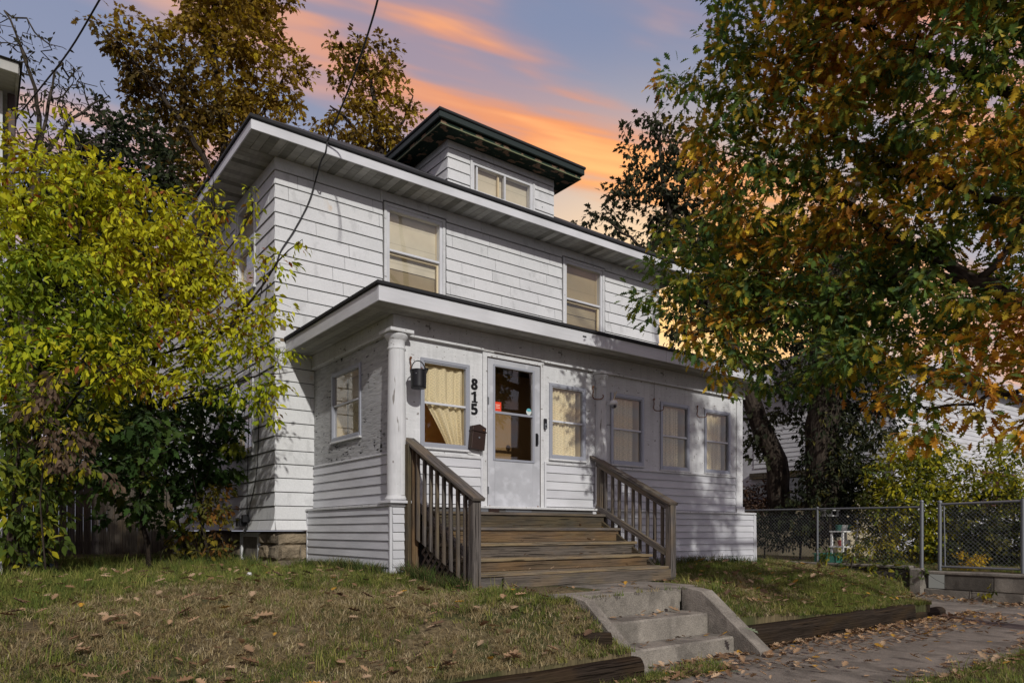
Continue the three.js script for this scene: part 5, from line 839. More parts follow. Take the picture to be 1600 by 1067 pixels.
// yellow-green young trees on the left
const limeCol = (p, rnd, tone) => { const k = n3(p.x * 1.1, p.y * 1.1, p.z * 1.1, 2) + (tone - 0.5) * 0.25; return vary(rnd() < 0.012 ? C(0.36, 0.10, 0.03) : k < 0.44 ? pick(rnd, [[3, C(0.30, 0.36, 0.018)], [3, C(0.19, 0.27, 0.018)]]) : k < 0.56 ? pick(rnd, [[4, C(0.46, 0.49, 0.018)], [2, C(0.30, 0.36, 0.018)]]) : pick(rnd, [[4, C(0.60, 0.57, 0.02)], [2, C(0.44, 0.45, 0.02)], [1, C(0.28, 0.15, 0.02)]]), rnd, 0.25); };
const offWall = (v) => !(v.x > 3.40 && v.z < -9.75) || v.x > 3.40 && v.z > -10.40 && v.z < -9.3 && v.x < 4.2;
tree({
  name: 'young_tree', label: 'yellow-green young tree spreading in front of the left side wall', category: 'tree', seed: 401,
  limbs: [
    { pts: [at(70, 905, 8.6), at(62, 780, 8.5), at(60, 680, 8.4), at(75, 500, 8.2)], r0: 0.06, r1: 0.035 }, { pts: [at(98, 445, 8.1), at(118, 428, 8.1), at(122, 360, 8.1), at(130, 280, 8.1)], r0: 0.03, r1: 0.008, from: 0 }, { pts: [at(50, 400, 7.9), at(30, 300, 7.8), at(60, 210, 7.8)], r0: 0.025, r1: 0.006, from: 0 },
    { pts: [at(232, 890, 9.6), at(222, 780, 9.4), at(232, 640, 9.1), at(250, 520, 8.9)], r0: 0.035, r1: 0.022 }, { pts: [at(290, 440, 8.9), at(330, 360, 9), at(330, 300, 9)], r0: 0.025, r1: 0.006, from: 3 }, { pts: [at(240, 400, 8.7), at(200, 300, 8.6)], r0: 0.025, r1: 0.006, from: 3 },
    { pts: [at(245, 600, 9), at(320, 550, 9), at(390, 470, 9), at(430, 415, 9), at(455, 385, 9), at(472, 374, 9)], r0: 0.022, r1: 0.004, from: -1, wob: 0.02 }, { pts: [at(240, 650, 9), at(330, 610, 9), at(410, 585, 9), at(462, 580, 9)], r0: 0.02, r1: 0.004, from: -1, wob: 0.02 }, { pts: [at(62, 700, 8.4), at(130, 600, 8), at(220, 560, 7.9)], r0: 0.02, r1: 0.005, from: -1 }, { pts: [at(250, 480, 8.9), at(330, 420, 9), at(395, 330, 9.1), at(392, 300, 9.1)], r0: 0.014, r1: 0.003, from: -1, wob: 0.02 }, { pts: [at(120, 400, 8.1), at(110, 260, 8), at(95, 170, 8)], r0: 0.012, r1: 0.003, from: -1 }, { pts: [at(230, 380, 8.7), at(228, 280, 8.6)], r0: 0.01, r1: 0.003, from: -1 }, { pts: [at(320, 360, 9), at(332, 270, 9)], r0: 0.01, r1: 0.003, from: -1 }, { pts: [at(150, 330, 8.2), at(160, 240, 8.2)], r0: 0.01, r1: 0.003, from: -1 }, { pts: [at(240, 560, 9), at(340, 520, 9), at(430, 470, 9)], r0: 0.016, r1: 0.004, from: -1, wob: 0.02 },
  ],
  clumps: [
    [40, 220, 40, 30, 7.9], [15, 180, 18, 22, 7.9, 0.2], [60, 290, 90, 60, 8], [150, 290, 80, 40, 8.2], [100, 200, 12, 34, 8, 0.12], [160, 250, 12, 26, 8.2, 0.12], [390, 320, 16, 30, 9.1, 0.15], [330, 300, 12, 34, 9, 0.12], [190, 300, 16, 34, 8.4, 0.2], [30, 380, 80, 80, 7.9], [130, 360, 90, 70, 8.1], [220, 350, 80, 60, 8.6], [225, 300, 14, 30, 8.6, 0.2], [330, 330, 24, 50, 9, 0.3], [300, 400, 66, 56, 9], [378, 395, 22, 26, 9.1, 0.2], [250, 430, 90, 70, 8.8], [120, 460, 110, 70, 8.1], [20, 480, 70, 80, 7.9], [330, 470, 70, 56, 9], [240, 520, 110, 60, 8.8], [130, 560, 100, 55, 8.1], [40, 580, 70, 50, 8], [350, 545, 75, 40, 9, 0.5], [425, 480, 40, 20, 9.1, 0.3], [400, 520, 50, 30, 9.1, 0.4], [430, 545, 40, 16, 9.1, 0.3], [430, 592, 40, 14, 9.1, 0.25], [390, 605, 60, 22, 9.1, 0.35], [300, 600, 70, 30, 9], [210, 600, 80, 35, 8.6], [460, 380, 26, 15, 9, 0.12], [425, 420, 26, 22, 9, 0.2], [440, 410, 20, 16, 9, 0.15], [405, 640, 40, 22, 9.2, 0.3], [60, 640, 60, 30, 8.2], [10, 290, 40, 60, 7.6], [10, 420, 40, 60, 7.6], [8, 560, 36, 60, 7.6], [300, 340, 40, 40, 8.9],
  ],
  cover: 1, perTip: 11, bark: M.barkDark, leaf: 'ovate', size: 0.082, spread: 0.125, colour: limeCol, tip: 0.0022, step: 0.18, droop: 0.6, keep: offWall, near: 60,
});
const bushCol = (p, rnd, tone) => vary(tone < 0.5 ? C(0.04, 0.085, 0.016) : tone < 0.9 ? C(0.07, 0.12, 0.02) : C(0.18, 0.20, 0.02), rnd, 0.3);
tree({
  name: 'green_bush', label: 'dark green leafy bush crowding the lower side wall', category: 'bush', seed: 402,
  limbs: [{ pts: [at(318, 885, 11.6), at(310, 780, 11.5), at(318, 680, 11.4)], r0: 0.04, r1: 0.02 }, { pts: [at(300, 885, 11.4), at(270, 790, 11.3), at(250, 700, 11.2)], r0: 0.03, r1: 0.015 }, { pts: [at(350, 700, 11.3), at(380, 640, 11.2)], r0: 0.015, r1: 0.006, from: 0 }, { pts: [at(330, 880, 11.2), at(315, 820, 11), at(300, 740, 10.9)], r0: 0.02, r1: 0.01 }],
  clumps: [[330, 650, 70, 50, 11.2], [250, 660, 60, 55, 11.2], [370, 665, 38, 45, 11.2, 0.5], [300, 720, 70, 50, 11.2], [200, 700, 60, 60, 11], [345, 735, 35, 30, 11.2, 0.4], [250, 770, 60, 40, 11.2], [180, 640, 50, 40, 10.8], [210, 740, 50, 50, 9.0], [230, 680, 60, 45, 8.8], [170, 700, 50, 60, 9.0], [200, 790, 55, 36, 9.8], [120, 760, 45, 45, 9.2], [270, 800, 45, 40, 10.8]],
  cover: 1, perTip: 10, leaf: 'maple', size: 0.115, spread: 0.16, colour: bushCol, tip: 0.0035, step: 0.25, droop: 0.8, keep: (v) => v.x < 3.42,
});
tree({
  name: 'green_bush', label: 'shadowy tangle of leaves and suckers at the lower left edge', category: 'bush', seed: 403,
  limbs: [{ pts: [at(30, 900, 8), at(25, 800, 7.9), at(30, 700, 7.8)], r0: 0.03, r1: 0.015 }, { pts: [at(90, 895, 8.6), at(80, 800, 8.4), at(95, 740, 8.3)], r0: 0.02, r1: 0.01 }],
  clumps: [[25, 690, 60, 60, 8], [8, 640, 40, 50, 7.6], [8, 740, 40, 60, 7.6], [5, 830, 40, 50, 7.7], [30, 780, 60, 60, 7.9], [90, 740, 50, 50, 8.2], [40, 850, 60, 40, 7.9], [110, 650, 60, 45, 8.3], [90, 820, 30, 30, 8.2]],
  cover: 1, perTip: 9, leaf: 'ovate', size: 0.10, spread: 0.13, colour: (p, rnd, tone) => vary(tone < 0.6 ? C(0.08, 0.12, 0.016) : tone < 0.85 ? C(0.22, 0.25, 0.018) : C(0.45, 0.40, 0.02), rnd, 0.3), tip: 0.003, step: 0.2, droop: 1,
});
tree({
  name: 'withered_vine', label: 'withered brown and yellow vine hanging in the young tree', category: 'vine', seed: 404,
  limbs: [{ pts: [at(70, 890, 7.7), at(65, 760, 7.6), at(75, 620, 7.5), at(95, 580, 7.5)], r0: 0.012, r1: 0.005 }, { pts: [at(120, 680, 7.6), at(140, 720, 7.6)], r0: 0.006, r1: 0.003, from: -1 }],
  clumps: [[70, 610, 30, 30, 7.5, 0.15], [80, 690, 22, 50, 7.5, 0.15], [125, 700, 22, 36, 7.5, 0.15], [45, 640, 20, 30, 7.5, 0.15], [180, 750, 10, 26, 7.6, 0.1], [100, 730, 26, 22, 7.5, 0.1]],
  cover: 1, perTip: 6, leaf: 'ovate', size: 0.075, spread: 0.07, colour: (p, rnd, tone) => vary(tone < 0.5 ? C(0.17, 0.115, 0.075) : tone < 0.75 ? C(0.10, 0.065, 0.04) : C(0.42, 0.36, 0.02), rnd, 0.25), tip: 0.0018, step: 0.12, droop: 1.4,
});
tree({
  name: 'sumac_sapling', label: 'clump of thin yellowing saplings at the house corner beside the basement window', category: 'sapling', seed: 405,
  limbs: [{ pts: [at(356, 893, 11.2), at(348, 850, 11.2), at(335, 780, 11.2), at(330, 740, 11.2)], r0: 0.012, r1: 0.004 }, { pts: [at(325, 890, 11), at(320, 840, 11), at(310, 790, 11)], r0: 0.01, r1: 0.004 }, { pts: [at(250, 885, 10.6), at(250, 830, 10.6)], r0: 0.008, r1: 0.004 }],
  clumps: [[340, 770, 26, 26, 11.2, 0.3], [350, 810, 24, 22, 11.1, 0.3], [310, 800, 30, 26, 11, 0.3], [345, 850, 26, 16, 11, 0.25], [325, 870, 40, 12, 10.9, 0.25], [265, 860, 16, 16, 10.6, 0.2], [295, 840, 26, 24, 11, 0.3]],
  cover: 1, perTip: 8, leaf: 'ovate', size: 0.085, spread: 0.10, colour: (p, rnd, tone) => vary(tone < 0.5 ? C(0.13, 0.125, 0.02) : tone < 0.8 ? C(0.26, 0.20, 0.02) : C(0.22, 0.10, 0.02), rnd, 0.3), tip: 0.0022, step: 0.14, droop: 0.8, keep: (v) => v.x < 3.36,
});
// shrubs in the next yard
const shrubCol = (p, rnd, tone) => vary(tone < 0.4 ? C(0.20, 0.23, 0.018) : tone < 0.85 ? C(0.44, 0.40, 0.02) : C(0.09, 0.12, 0.018), rnd, 0.3);
[
  ['yellow-green shrub above the chain-link fence, before the white house', 501, 1440, 15.6, [[1440, 700, 55, 28, 15.6], [1410, 740, 60, 35, 15.6], [1470, 740, 55, 40, 15.6], [1430, 790, 70, 40, 15.4], [1490, 790, 40, 45, 15.2], [1455, 840, 20, 40, 15.0], [1410, 850, 60, 36, 15.7], [1490, 850, 60, 40, 15.3]], shrubCol],
  ['yellowing shrub by the fence at the right picture edge', 502, 1575, 14.8, [[1575, 710, 40, 30, 14.8], [1560, 760, 50, 30, 14.8], [1590, 800, 40, 40, 14.6]], shrubCol],
  ['low yellow-leaved shrub behind the middle of the fence', 503, 1370, 15.6, [[1370, 830, 26, 30, 15.6], [1385, 790, 50, 40, 15.8], [1360, 860, 30, 16, 15.5], [1410, 850, 35, 30, 15.4]], (p, r, t) => vary(t < 0.5 ? C(0.32, 0.26, 0.015) : C(0.09, 0.11, 0.018), r, 0.3)],
  ['dark green shrub behind the gate panel', 504, 1540, 14.6, [[1520, 820, 50, 40, 14.9], [1570, 850, 50, 40, 14.4], [1500, 870, 40, 20, 14.5], [1560, 790, 60, 30, 15], [1530, 860, 70, 30, 14.8], [1590, 860, 40, 50, 14.5]], (p, r, t) => vary(t < 0.7 ? C(0.04, 0.05, 0.016) : C(0.13, 0.12, 0.02), r, 0.3)],
  ['reddish brown shrub behind the house corner', 505, 1195, 18.5, [[1195, 775, 36, 26, 18.5], [1180, 800, 30, 25, 18.3]], (p, r, t) => vary(C(0.09, 0.05, 0.03), r, 0.35)],
  ['shadowed undergrowth behind the chain-link fence', 506, 1250, 17.4, [[1220, 830, 50, 30, 17.6], [1270, 830, 40, 28, 17.2], [1310, 800, 50, 40, 17.5], [1330, 760, 50, 30, 17.4]], (p, r, t) => vary(C(0.03, 0.036, 0.014), r, 0.4)],
  ['weeds trailing over the low retaining wall', 507, 1330, 14.2, [[1310, 872, 40, 12, 14.6, 0.25], [1345, 888, 36, 14, 14.1, 0.2], [1405, 900, 36, 14, 13.6, 0.2], [1455, 890, 14, 10, 13.4, 0.15], [1550, 925, 14, 10, 12.5, 0.12], [1380, 915, 40, 8, 13.5, 0.15]], (p, r, t) => vary(t < 0.55 ? C(0.08, 0.11, 0.02) : C(0.28, 0.25, 0.02), r, 0.3)],
].forEach(([label, seed, px, d, clumps, colour]) => { const foot = at(px, 830, d); foot.y = seed === 507 ? -1.0 : -0.75; tree({ name: 'shrub', label, category: 'shrub', seed, limbs: [{ pts: [foot, foot.clone().add(V(0.03, 0.25, 0)), foot.clone().add(V(0, 0.5, 0.03))], r0: 0.025, r1: 0.012 }], clumps, cover: 1.8, perTip: 10, leaf: 'ovate', size: 0.095, spread: 0.15, colour, tip: 0.003, step: 0.25, droop: 0.6 }); });
tree({ name: 'flower_clump', label: 'bright yellow flowering clump behind the gate, just above the wall', category: 'flowers', seed: 520, limbs: [{ pts: [V(14.9, -0.75, -5.3), V(14.9, -0.5, -5.3)], r0: 0.012, r1: 0.006 }], clumps: [[1505, 868, 10, 6, 13.4, 0.15], [1525, 875, 12, 8, 13.3, 0.15], [1520, 884, 16, 7, 13.2, 0.15], [1538, 870, 7, 5, 13.3, 0.1]], cover: 1, perTip: 7, leaf: 'ovate', size: 0.05, spread: 0.045, colour: (p, r) => vary(C(0.62, 0.42, 0.02), r, 0.2), tip: 0.0018, step: 0.1 });

// ───────────────────────── neighbouring houses, fences, garden things ─────────────────────────
{
  const t = thing('white_house', V(26, -0.8, -14), 'white clapboard house beyond the chain-link fence on the right', 'house'), X0 = 21, X1 = 32.5, Z1 = -9.6, Z0 = -19, fw = frame(0, 0, Z1, 'front'), lw = frame(X0, 0, 0, 'left'), win = [27.3, 30.3, 0.95, 1.95], r = rng(88);
  const w1 = part(t, 'wall', wallSheet(fw, X0, X1, -0.9, 4.75, -0.2, -0.004, [win]), M.vinylB), w2 = part(t, 'wall', F(lw, Z0, Z1 - 0.2, -0.9, 4.75, -0.2, -0.004), M.vinylB);
  const ls = []; for (let y = -0.6; y < 4.7; y += 0.15) ls.push(y);
  siding(w1, fw, X0 + 0.1, 22.38, ls, [], { mats: [M.vinyl], joints: false, proud: 0.024, gap: 0.004 }); siding(w1, fw, 22.48, X1, ls, [[win[0] - 0.12, win[1] + 0.12, win[2] - 0.12, win[3] + 0.12]], { mats: [M.vinyl], joints: false, proud: 0.024, gap: 0.004 });
  siding(w2, lw, -14.2, Z1 - 0.1, ls.filter((y) => y > 1.95), [], { mats: [M.vinyl], joints: false, proud: 0.024, gap: 0.004 });
  part(t, 'corner_board', [F(fw, X0 - 0.03, X0 + 0.098, -0.9, 4.75, 0, 0.035)], M.vinyl); part(t, 'corner_board', F(fw, 22.382, 22.478, -0.9, 4.75, 0, 0.035), M.vinyl); part(t, 'corner_board', F(lw, Z1 - 0.098, Z1 - 0.001, 1.9, 4.75, 0, 0.033), M.vinyl);
  part(t, 'sill_beam', F(lw, -14.3, Z1, 1.74, 1.94, 0, 0.12), M.woodDark);
  const wd = part(t, 'window', [F(fw, win[0] - 0.1, win[0], win[2] - 0.1, win[3] + 0.1, -0.15, 0.03), F(fw, win[1], win[1] + 0.1, win[2] - 0.1, win[3] + 0.1, -0.15, 0.03), F(fw, win[0], win[1], win[3], win[3] + 0.1, -0.15, 0.03), F(fw, win[0], win[1], win[2] - 0.1, win[2], -0.15, 0.04)], plain(0.10, 0.035, 0.025), 'window with a dark red-brown frame');
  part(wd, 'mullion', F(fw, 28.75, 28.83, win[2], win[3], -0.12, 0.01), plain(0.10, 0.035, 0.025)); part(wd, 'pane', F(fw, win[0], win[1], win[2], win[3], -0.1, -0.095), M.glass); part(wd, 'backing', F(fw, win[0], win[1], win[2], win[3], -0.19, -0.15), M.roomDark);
  part(t, 'roof', hip(X0 - 0.5, X1 + 0.5, Z0 - 0.5, Z1 + 0.5, 4.77, 0.4), M.roof);
  const s = new THREE.Shape([[18.6, -0.9], [18.6, 0.75], [20.99, 1.62], [20.99, -0.9]].map(([a, b]) => new THREE.Vector2(a, b))), g = new THREE.ExtrudeGeometry(s, { depth: 3.6, bevelEnabled: false }).translate(0, 0, -13.6); planarUV(g, 0);
  const lean = part(t, 'lean_to', g, plain(0.42, 0.36, 0.24), 'low beige lean-to with a sloping white roof edge');
  const rk = (z0, z1, y, h, m, n) => { const a = Math.atan2(0.87, 2.39), q = B(-1.35, 1.32, 0, h, z0, z1).applyMatrix4(new THREE.Matrix4().makeRotationZ(a).setPosition(19.8, 1.19 + y, 0)); part(lean, n, q, m); };
  rk(-9.99, -9.93, -0.14, 0.28, M.vinyl, 'rake_board'); rk(-13.8, -10.0, 0.0, 0.1, M.roof, 'roof');
}
{
  const t = thing('blue_house', V(36, -0.8, -25), 'bright blue house glimpsed far behind the tree trunks', 'house'), fw = frame(0, 0, -24, 'front'), lw = frame(33.6, 0, 0, 'left'), bl = plain(0.05, 0.27, 0.46), w = part(t, 'wall', [F(fw, 33.6, 40, -0.9, 4.6, -0.2, 0), F(lw, -31, -24.2, -0.9, 4.6, -0.2, 0)], bl);
  for (let y = -0.6; y < 4.5; y += 0.3) part(w, 'siding_board', F(fw, 33.6, 40, y, y + 0.29, 0.001, 0.03, { topIn: 0.02 }), bl); for (let y = -0.6; y < 4.5; y += 0.3) part(w, 'siding_board', F(lw, -31, -24, y, y + 0.29, 0.001, 0.03, { topIn: 0.02 }), bl);
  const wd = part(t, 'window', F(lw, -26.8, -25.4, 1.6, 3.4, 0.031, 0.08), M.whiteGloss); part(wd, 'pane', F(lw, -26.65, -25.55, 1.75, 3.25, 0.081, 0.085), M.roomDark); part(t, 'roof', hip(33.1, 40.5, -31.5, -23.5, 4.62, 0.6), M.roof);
}
{
  const t = thing('white_house', V(-2.5, -0.6, -13), 'corner of a house with a white eave at the upper left edge', 'house'), fw = frame(0, 0, -10.4, 'front'), X = 0.28;
  part(t, 'wall', [B(-6, X, -0.8, 5.22, -18, -10.403)], M.vinylB); const w = t.children[0], ls = []; for (let y = -0.5; y < 5.2; y += 0.118) ls.push(y);
  siding(w, fw, -6, X - 0.07, ls, [], { mats: [M.soffit], joints: false, proud: 0.02, gap: 0.006 });
  part(t, 'corner_board', F(fw, X - 0.069, X + 0.005, -0.8, 5.21, 0, 0.03), M.trim);
  part(t, 'soffit', B(-6, 0.40, 5.22, 5.24, -18, -9.9), M.soffitC); part(t, 'fascia', [B(-6, 0.42, 5.21, 5.33, -9.9, -9.87, { ch: 0.004 }), B(0.401, 0.43, 5.21, 5.33, -18, -9.901)], M.soffit);
  part(t, 'downspout', [B(0.33, 0.41, -0.5, 5.18, -10.37, -10.30, { ch: 0.01 })], M.brown); part(t, 'roof', hip(-8, 0.46, -18.5, -9.83, 5.335, 0.4), M.roof);
}
{
  const t = thing('wooden_fence', V(1.9, -0.5, -17), 'grey vertical-board wooden fence closing the side yard', 'fence'), r = rng(64);
  for (let x = 0.4; x < 3.5; x += 0.142) part(t, 'board', B(x, x + 0.136, -0.6, 1.18 + (r() - 0.5) * 0.05, -17 - 0.02 + (r() - 0.5) * 0.01, -16.98, { ch: 0.004 }), r() < 0.5 ? M.fenceWood : M.woodGrey);
  part(t, 'rail', B(0.4, 3.5, 0.9, 0.99, -17.08, -17.03), M.wood); part(t, 'rail', B(0.4, 3.5, -0.3, -0.21, -17.08, -17.03), M.wood);
}
function chainLink(a, b, y0, y1, pitch = 0.075) {                  // zigzag wires between two points
  const len = a.distanceTo(b), h = y1 - y0, m = turned(V(a.x, y0, a.z), b.clone().sub(a)), g = [];
  for (let k = -Math.ceil(h / pitch); k * pitch < len; k++) for (const s of [1, -1]) {
    let u0 = k * pitch, v0 = 0, u1 = u0 + h, v1 = h; if (u0 < 0) { v0 = -u0; u0 = 0; } if (u1 > len) { v1 -= u1 - len; u1 = len; } if (u1 - u0 < 0.02) continue;
    const L = Math.hypot(u1 - u0, v1 - v0), q = B(0, L, -0.0017, 0.0017, -0.0017 + (s > 0 ? 0.002 : -0.002), 0.0017 + (s > 0 ? 0.002 : -0.002)); g.push(q.applyMatrix4(new THREE.Matrix4().makeRotationZ(Math.PI / 4).setPosition(u0, v0, 0)).applyMatrix4(s > 0 ? new THREE.Matrix4() : new THREE.Matrix4().makeTranslation(len, 0, 0).multiply(new THREE.Matrix4().makeRotationY(Math.PI))).applyMatrix4(m));
  }
  return merge(g);
}
{
  const t = thing('chain_link_fence', V(14.45, -0.7, -8.5), 'galvanised chain-link fence standing on the retaining wall, running back', 'fence'), X = 14.42, zs = [-6.1, -8.2, -10.3, -12.4];
  zs.forEach((z, i) => { const p = part(t, 'post', cyl(V(X, -0.72, z), V(X, i ? 0.5 : 0.56, z), i ? 0.022 : 0.034), M.steel); part(p, 'post_cap', new THREE.SphereGeometry(i ? 0.026 : 0.038, 12, 8).toNonIndexed().translate(X, i ? 0.5 : 0.56, z), M.steel); });
  part(t, 'top_rail', cyl(V(X, 0.46, -6.1), V(X, 0.50, -12.4), 0.02), M.steel); const w = part(t, 'wire_mesh', chainLink(V(X + 0.03, 0, -12.4), V(X + 0.03, 0, -6.12), -0.64, 0.47), M.steel); w.userData.kind = 'stuff';
  part(t, 'band', [cyl(V(X, -0.1, -6.1), V(X, -0.07, -6.1), 0.04)], M.steel);
}
{
  const t = thing('gate_panel', V(14.42, -0.7, -5.1), 'chain-link gate panel in a round tube frame at the right edge', 'gate'), X = 14.42, z0 = -5.78, z1 = -4.46;
  part(t, 'post', cyl(V(X, -0.74, z0), V(X, 0.54, z0), 0.034), M.steel); part(t, 'post', cyl(V(X, -0.74, z1), V(X, 0.56, z1), 0.034), M.steel);
  part(t, 'tube', cyl(V(X, 0.50, z0), V(X, 0.52, z1), 0.024), M.steel); part(t, 'tube', cyl(V(X, -0.66, z0), V(X, -0.66, z1), 0.02), M.steel); part(t, 'tube', cyl(V(X, -0.66, z0 + 0.09), V(X, 0.50, z0 + 0.07), 0.012), M.steel);
  const w = part(t, 'wire_mesh', chainLink(V(X + 0.02, 0, z0), V(X + 0.02, 0, z1), -0.66, 0.5), M.steel); w.userData.kind = 'stuff'; part(t, 'cap', new THREE.SphereGeometry(0.04, 12, 8).toNonIndexed().translate(X, 0.54, z0), M.steel);
}
{
  const c = at(1298, 802, 16.6), t = thing('bird_house', V(c.x, -0.72, c.z), 'small white bird feeder on a post behind the fence', 'bird feeder'), x = c.x, y = c.y, z = c.z;
  part(t, 'post', cyl(V(x, -0.75, z), V(x, y - 0.06, z), 0.03), M.woodLight); part(t, 'tray', [B(x - 0.15, x + 0.15, y - 0.07, y - 0.045, z - 0.12, z + 0.12), B(x - 0.15, x - 0.125, y - 0.045, y + 0.05, z - 0.12, z + 0.12), B(x + 0.125, x + 0.15, y - 0.045, y + 0.05, z - 0.12, z + 0.12)], M.whiteGloss);
  part(t, 'roof', [B(x - 0.17, x + 0.17, y + 0.051, y + 0.08, z - 0.15, z + 0.15, { ch: 0.008 })], M.whiteGloss);
}
{
  const c = at(1318, 850, 16.0), x = c.x, z = c.z, t = thing('flower_stand', V(x, -0.75, z), 'white garden stand with pots and a leaning white pole behind the fence', 'plant stand');
  for (const [a, b] of [[-0.3, -0.1], [0.3, -0.1], [-0.3, 0.15], [0.3, 0.15]]) part(t, 'leg', B(x + a - 0.02, x + a + 0.02, -0.75, 0.0, z + b - 0.02, z + b + 0.02), M.whiteGloss);
  part(t, 'shelf', B(x - 0.34, x + 0.34, -0.02, 0.01, z - 0.14, z + 0.19), M.whiteGloss); part(t, 'shelf', B(x - 0.34, x + 0.34, -0.36, -0.33, z - 0.14, z + 0.19), M.whiteGloss); part(t, 'pole', cyl(V(x + 0.12, -0.7, z + 0.25), V(x + 0.24, 0.25, z + 0.2), 0.018), M.whiteGloss);
  [[-0.2, 0.01, C(0.02, 0.09, 0.07)], [0.05, 0.01, C(0.6, 0.6, 0.58)], [0.24, 0.01, C(0.02, 0.09, 0.07)], [-0.1, -0.33, C(0.3, 0.05, 0.04)], [0.18, -0.33, C(0.6, 0.6, 0.58)]].forEach(([a, y, col]) => { const m = plain(col.r, col.g, col.b); part(t, 'pot', new THREE.LatheGeometry([[0, 0], [0.05, 0], [0.075, 0.12], [0.08, 0.13], [0.065, 0.13], [0, 0.1]].map(([p, q]) => new THREE.Vector2(p, q)), 16).toNonIndexed().translate(x + a, y, z), m); });
}
{
  const c = at(1296, 856, 15.6), x = c.x, z = c.z, t = thing('planter', V(x, -0.74, z), 'long dark green trough planter on the ground behind the fence', 'planter');
  part(t, 'trough', [B(x - 0.35, x + 0.35, -0.74, -0.72, z - 0.12, z + 0.12), B(x - 0.37, x - 0.35, -0.74, -0.5, z - 0.13, z + 0.13), B(x + 0.35, x + 0.37, -0.74, -0.5, z - 0.13, z + 0.13), B(x - 0.35, x + 0.35, -0.74, -0.5, z + 0.12, z + 0.14), B(x - 0.35, x + 0.35, -0.74, -0.5, z - 0.14, z - 0.12)], plain(0.02, 0.13, 0.09)); part(t, 'rim', [B(x - 0.39, x + 0.39, -0.5, -0.475, z + 0.11, z + 0.16), B(x - 0.39, x + 0.39, -0.5, -0.475, z - 0.16, z - 0.11)], plain(0.02, 0.13, 0.09)); part(t, 'soil', B(x - 0.35, x + 0.35, -0.7, -0.53, z - 0.119, z + 0.119), M.soil);
}
function crumple(name, p, r, m, label, category, sx, sy, sz, seed) {
  const g = new THREE.IcosahedronGeometry(1, 5), q = g.attributes.position; for (let i = 0; i < q.count; i++) { const v = V(q.getX(i), q.getY(i), q.getZ(i)), k = 0.7 + Math.abs(n3(v.x * 3 + seed, v.y * 3, v.z * 3) - 0.5) * 1.6; q.setXYZ(i, v.x * k * sx * r, v.y * k * sy * r, v.z * k * sz * r); }
  g.computeVertexNormals(); single(name, g.translate(p.x, p.y, p.z), m, label, category);
}
{ const p = onY(62, 902, -0.58); crumple('plastic_bag', V(p.x, lawnY(p.x, p.z) + 0.06, p.z), 0.13, plain(0.03, 0.07, 0.13, { roughness: 0.3 }), 'crumpled dark blue plastic bag in the grass at the left', 'bag', 1.3, 0.55, 0.8, 3); }
{ const p = onY(389, 909, -0.58); crumple('paper_scrap', V(p.x, lawnY(p.x, p.z) + 0.05, p.z), 0.03, M.whiteGloss, 'tiny white paper scrap in the lawn below the stone foundation', 'litter', 1.2, 0.8, 1, 9); }

// ───────────────────────── grass and fallen leaves ─────────────────────────
const inHouse = (x, z) => (x > 3.48 && z < -10.38) || (x > 3.98 && z < -7.68 && x < 11.45) || (x > 4.2 && x < 7.62 && z < -6.27) || (x > 4.5 && x < 7.0 && z < -5.22 && z > -6.5);
const screen = (x, y, z) => { const d = x * FWD.x + z * FWD.z; return [800 + FPX * (x * RGT.x + z * RGT.z) / d, 830 - FPX * y / d, d]; };
function tuft(n, h, lean, w, seed) {                               // a small tuft of bent blades
  const r = rng(seed), pos = [], idx = [];
  for (let i = 0; i < n; i++) {
    const a = r() * 6.283, q = Math.sqrt(r()) * 0.045, x = Math.cos(a) * q, z = Math.sin(a) * q, b = r() * 6.283, L = h * (0.5 + r() * 0.7), l = lean * (0.3 + r()), dx = Math.cos(b), dz = Math.sin(b), o = pos.length / 3, ww = w * (0.7 + r() * 0.6);
    for (const [t, k] of [[0, 1], [0.5, 0.8], [1, 0]]) { const cx = x + dx * l * L * t * t, cz = z + dz * l * L * t * t, cy = L * t * (1 - 0.25 * t * l); pos.push(cx - dz * ww * k, cy, cz + dx * ww * k); if (k) pos.push(cx + dz * ww * k, cy, cz - dx * ww * k); }
    idx.push(o, o + 1, o + 2, o + 1, o + 3, o + 2, o + 2, o + 3, o + 4);
  }
  const g = new THREE.BufferGeometry(); g.setAttribute('position', new THREE.Float32BufferAttribute(pos, 3)); g.setIndex(idx); g.setAttribute('uv', new THREE.Float32BufferAttribute(new Float32Array(pos.length / 3 * 2), 2)); g.computeVertexNormals(); return g;
}
const MGRASS = leafMat(0.3);
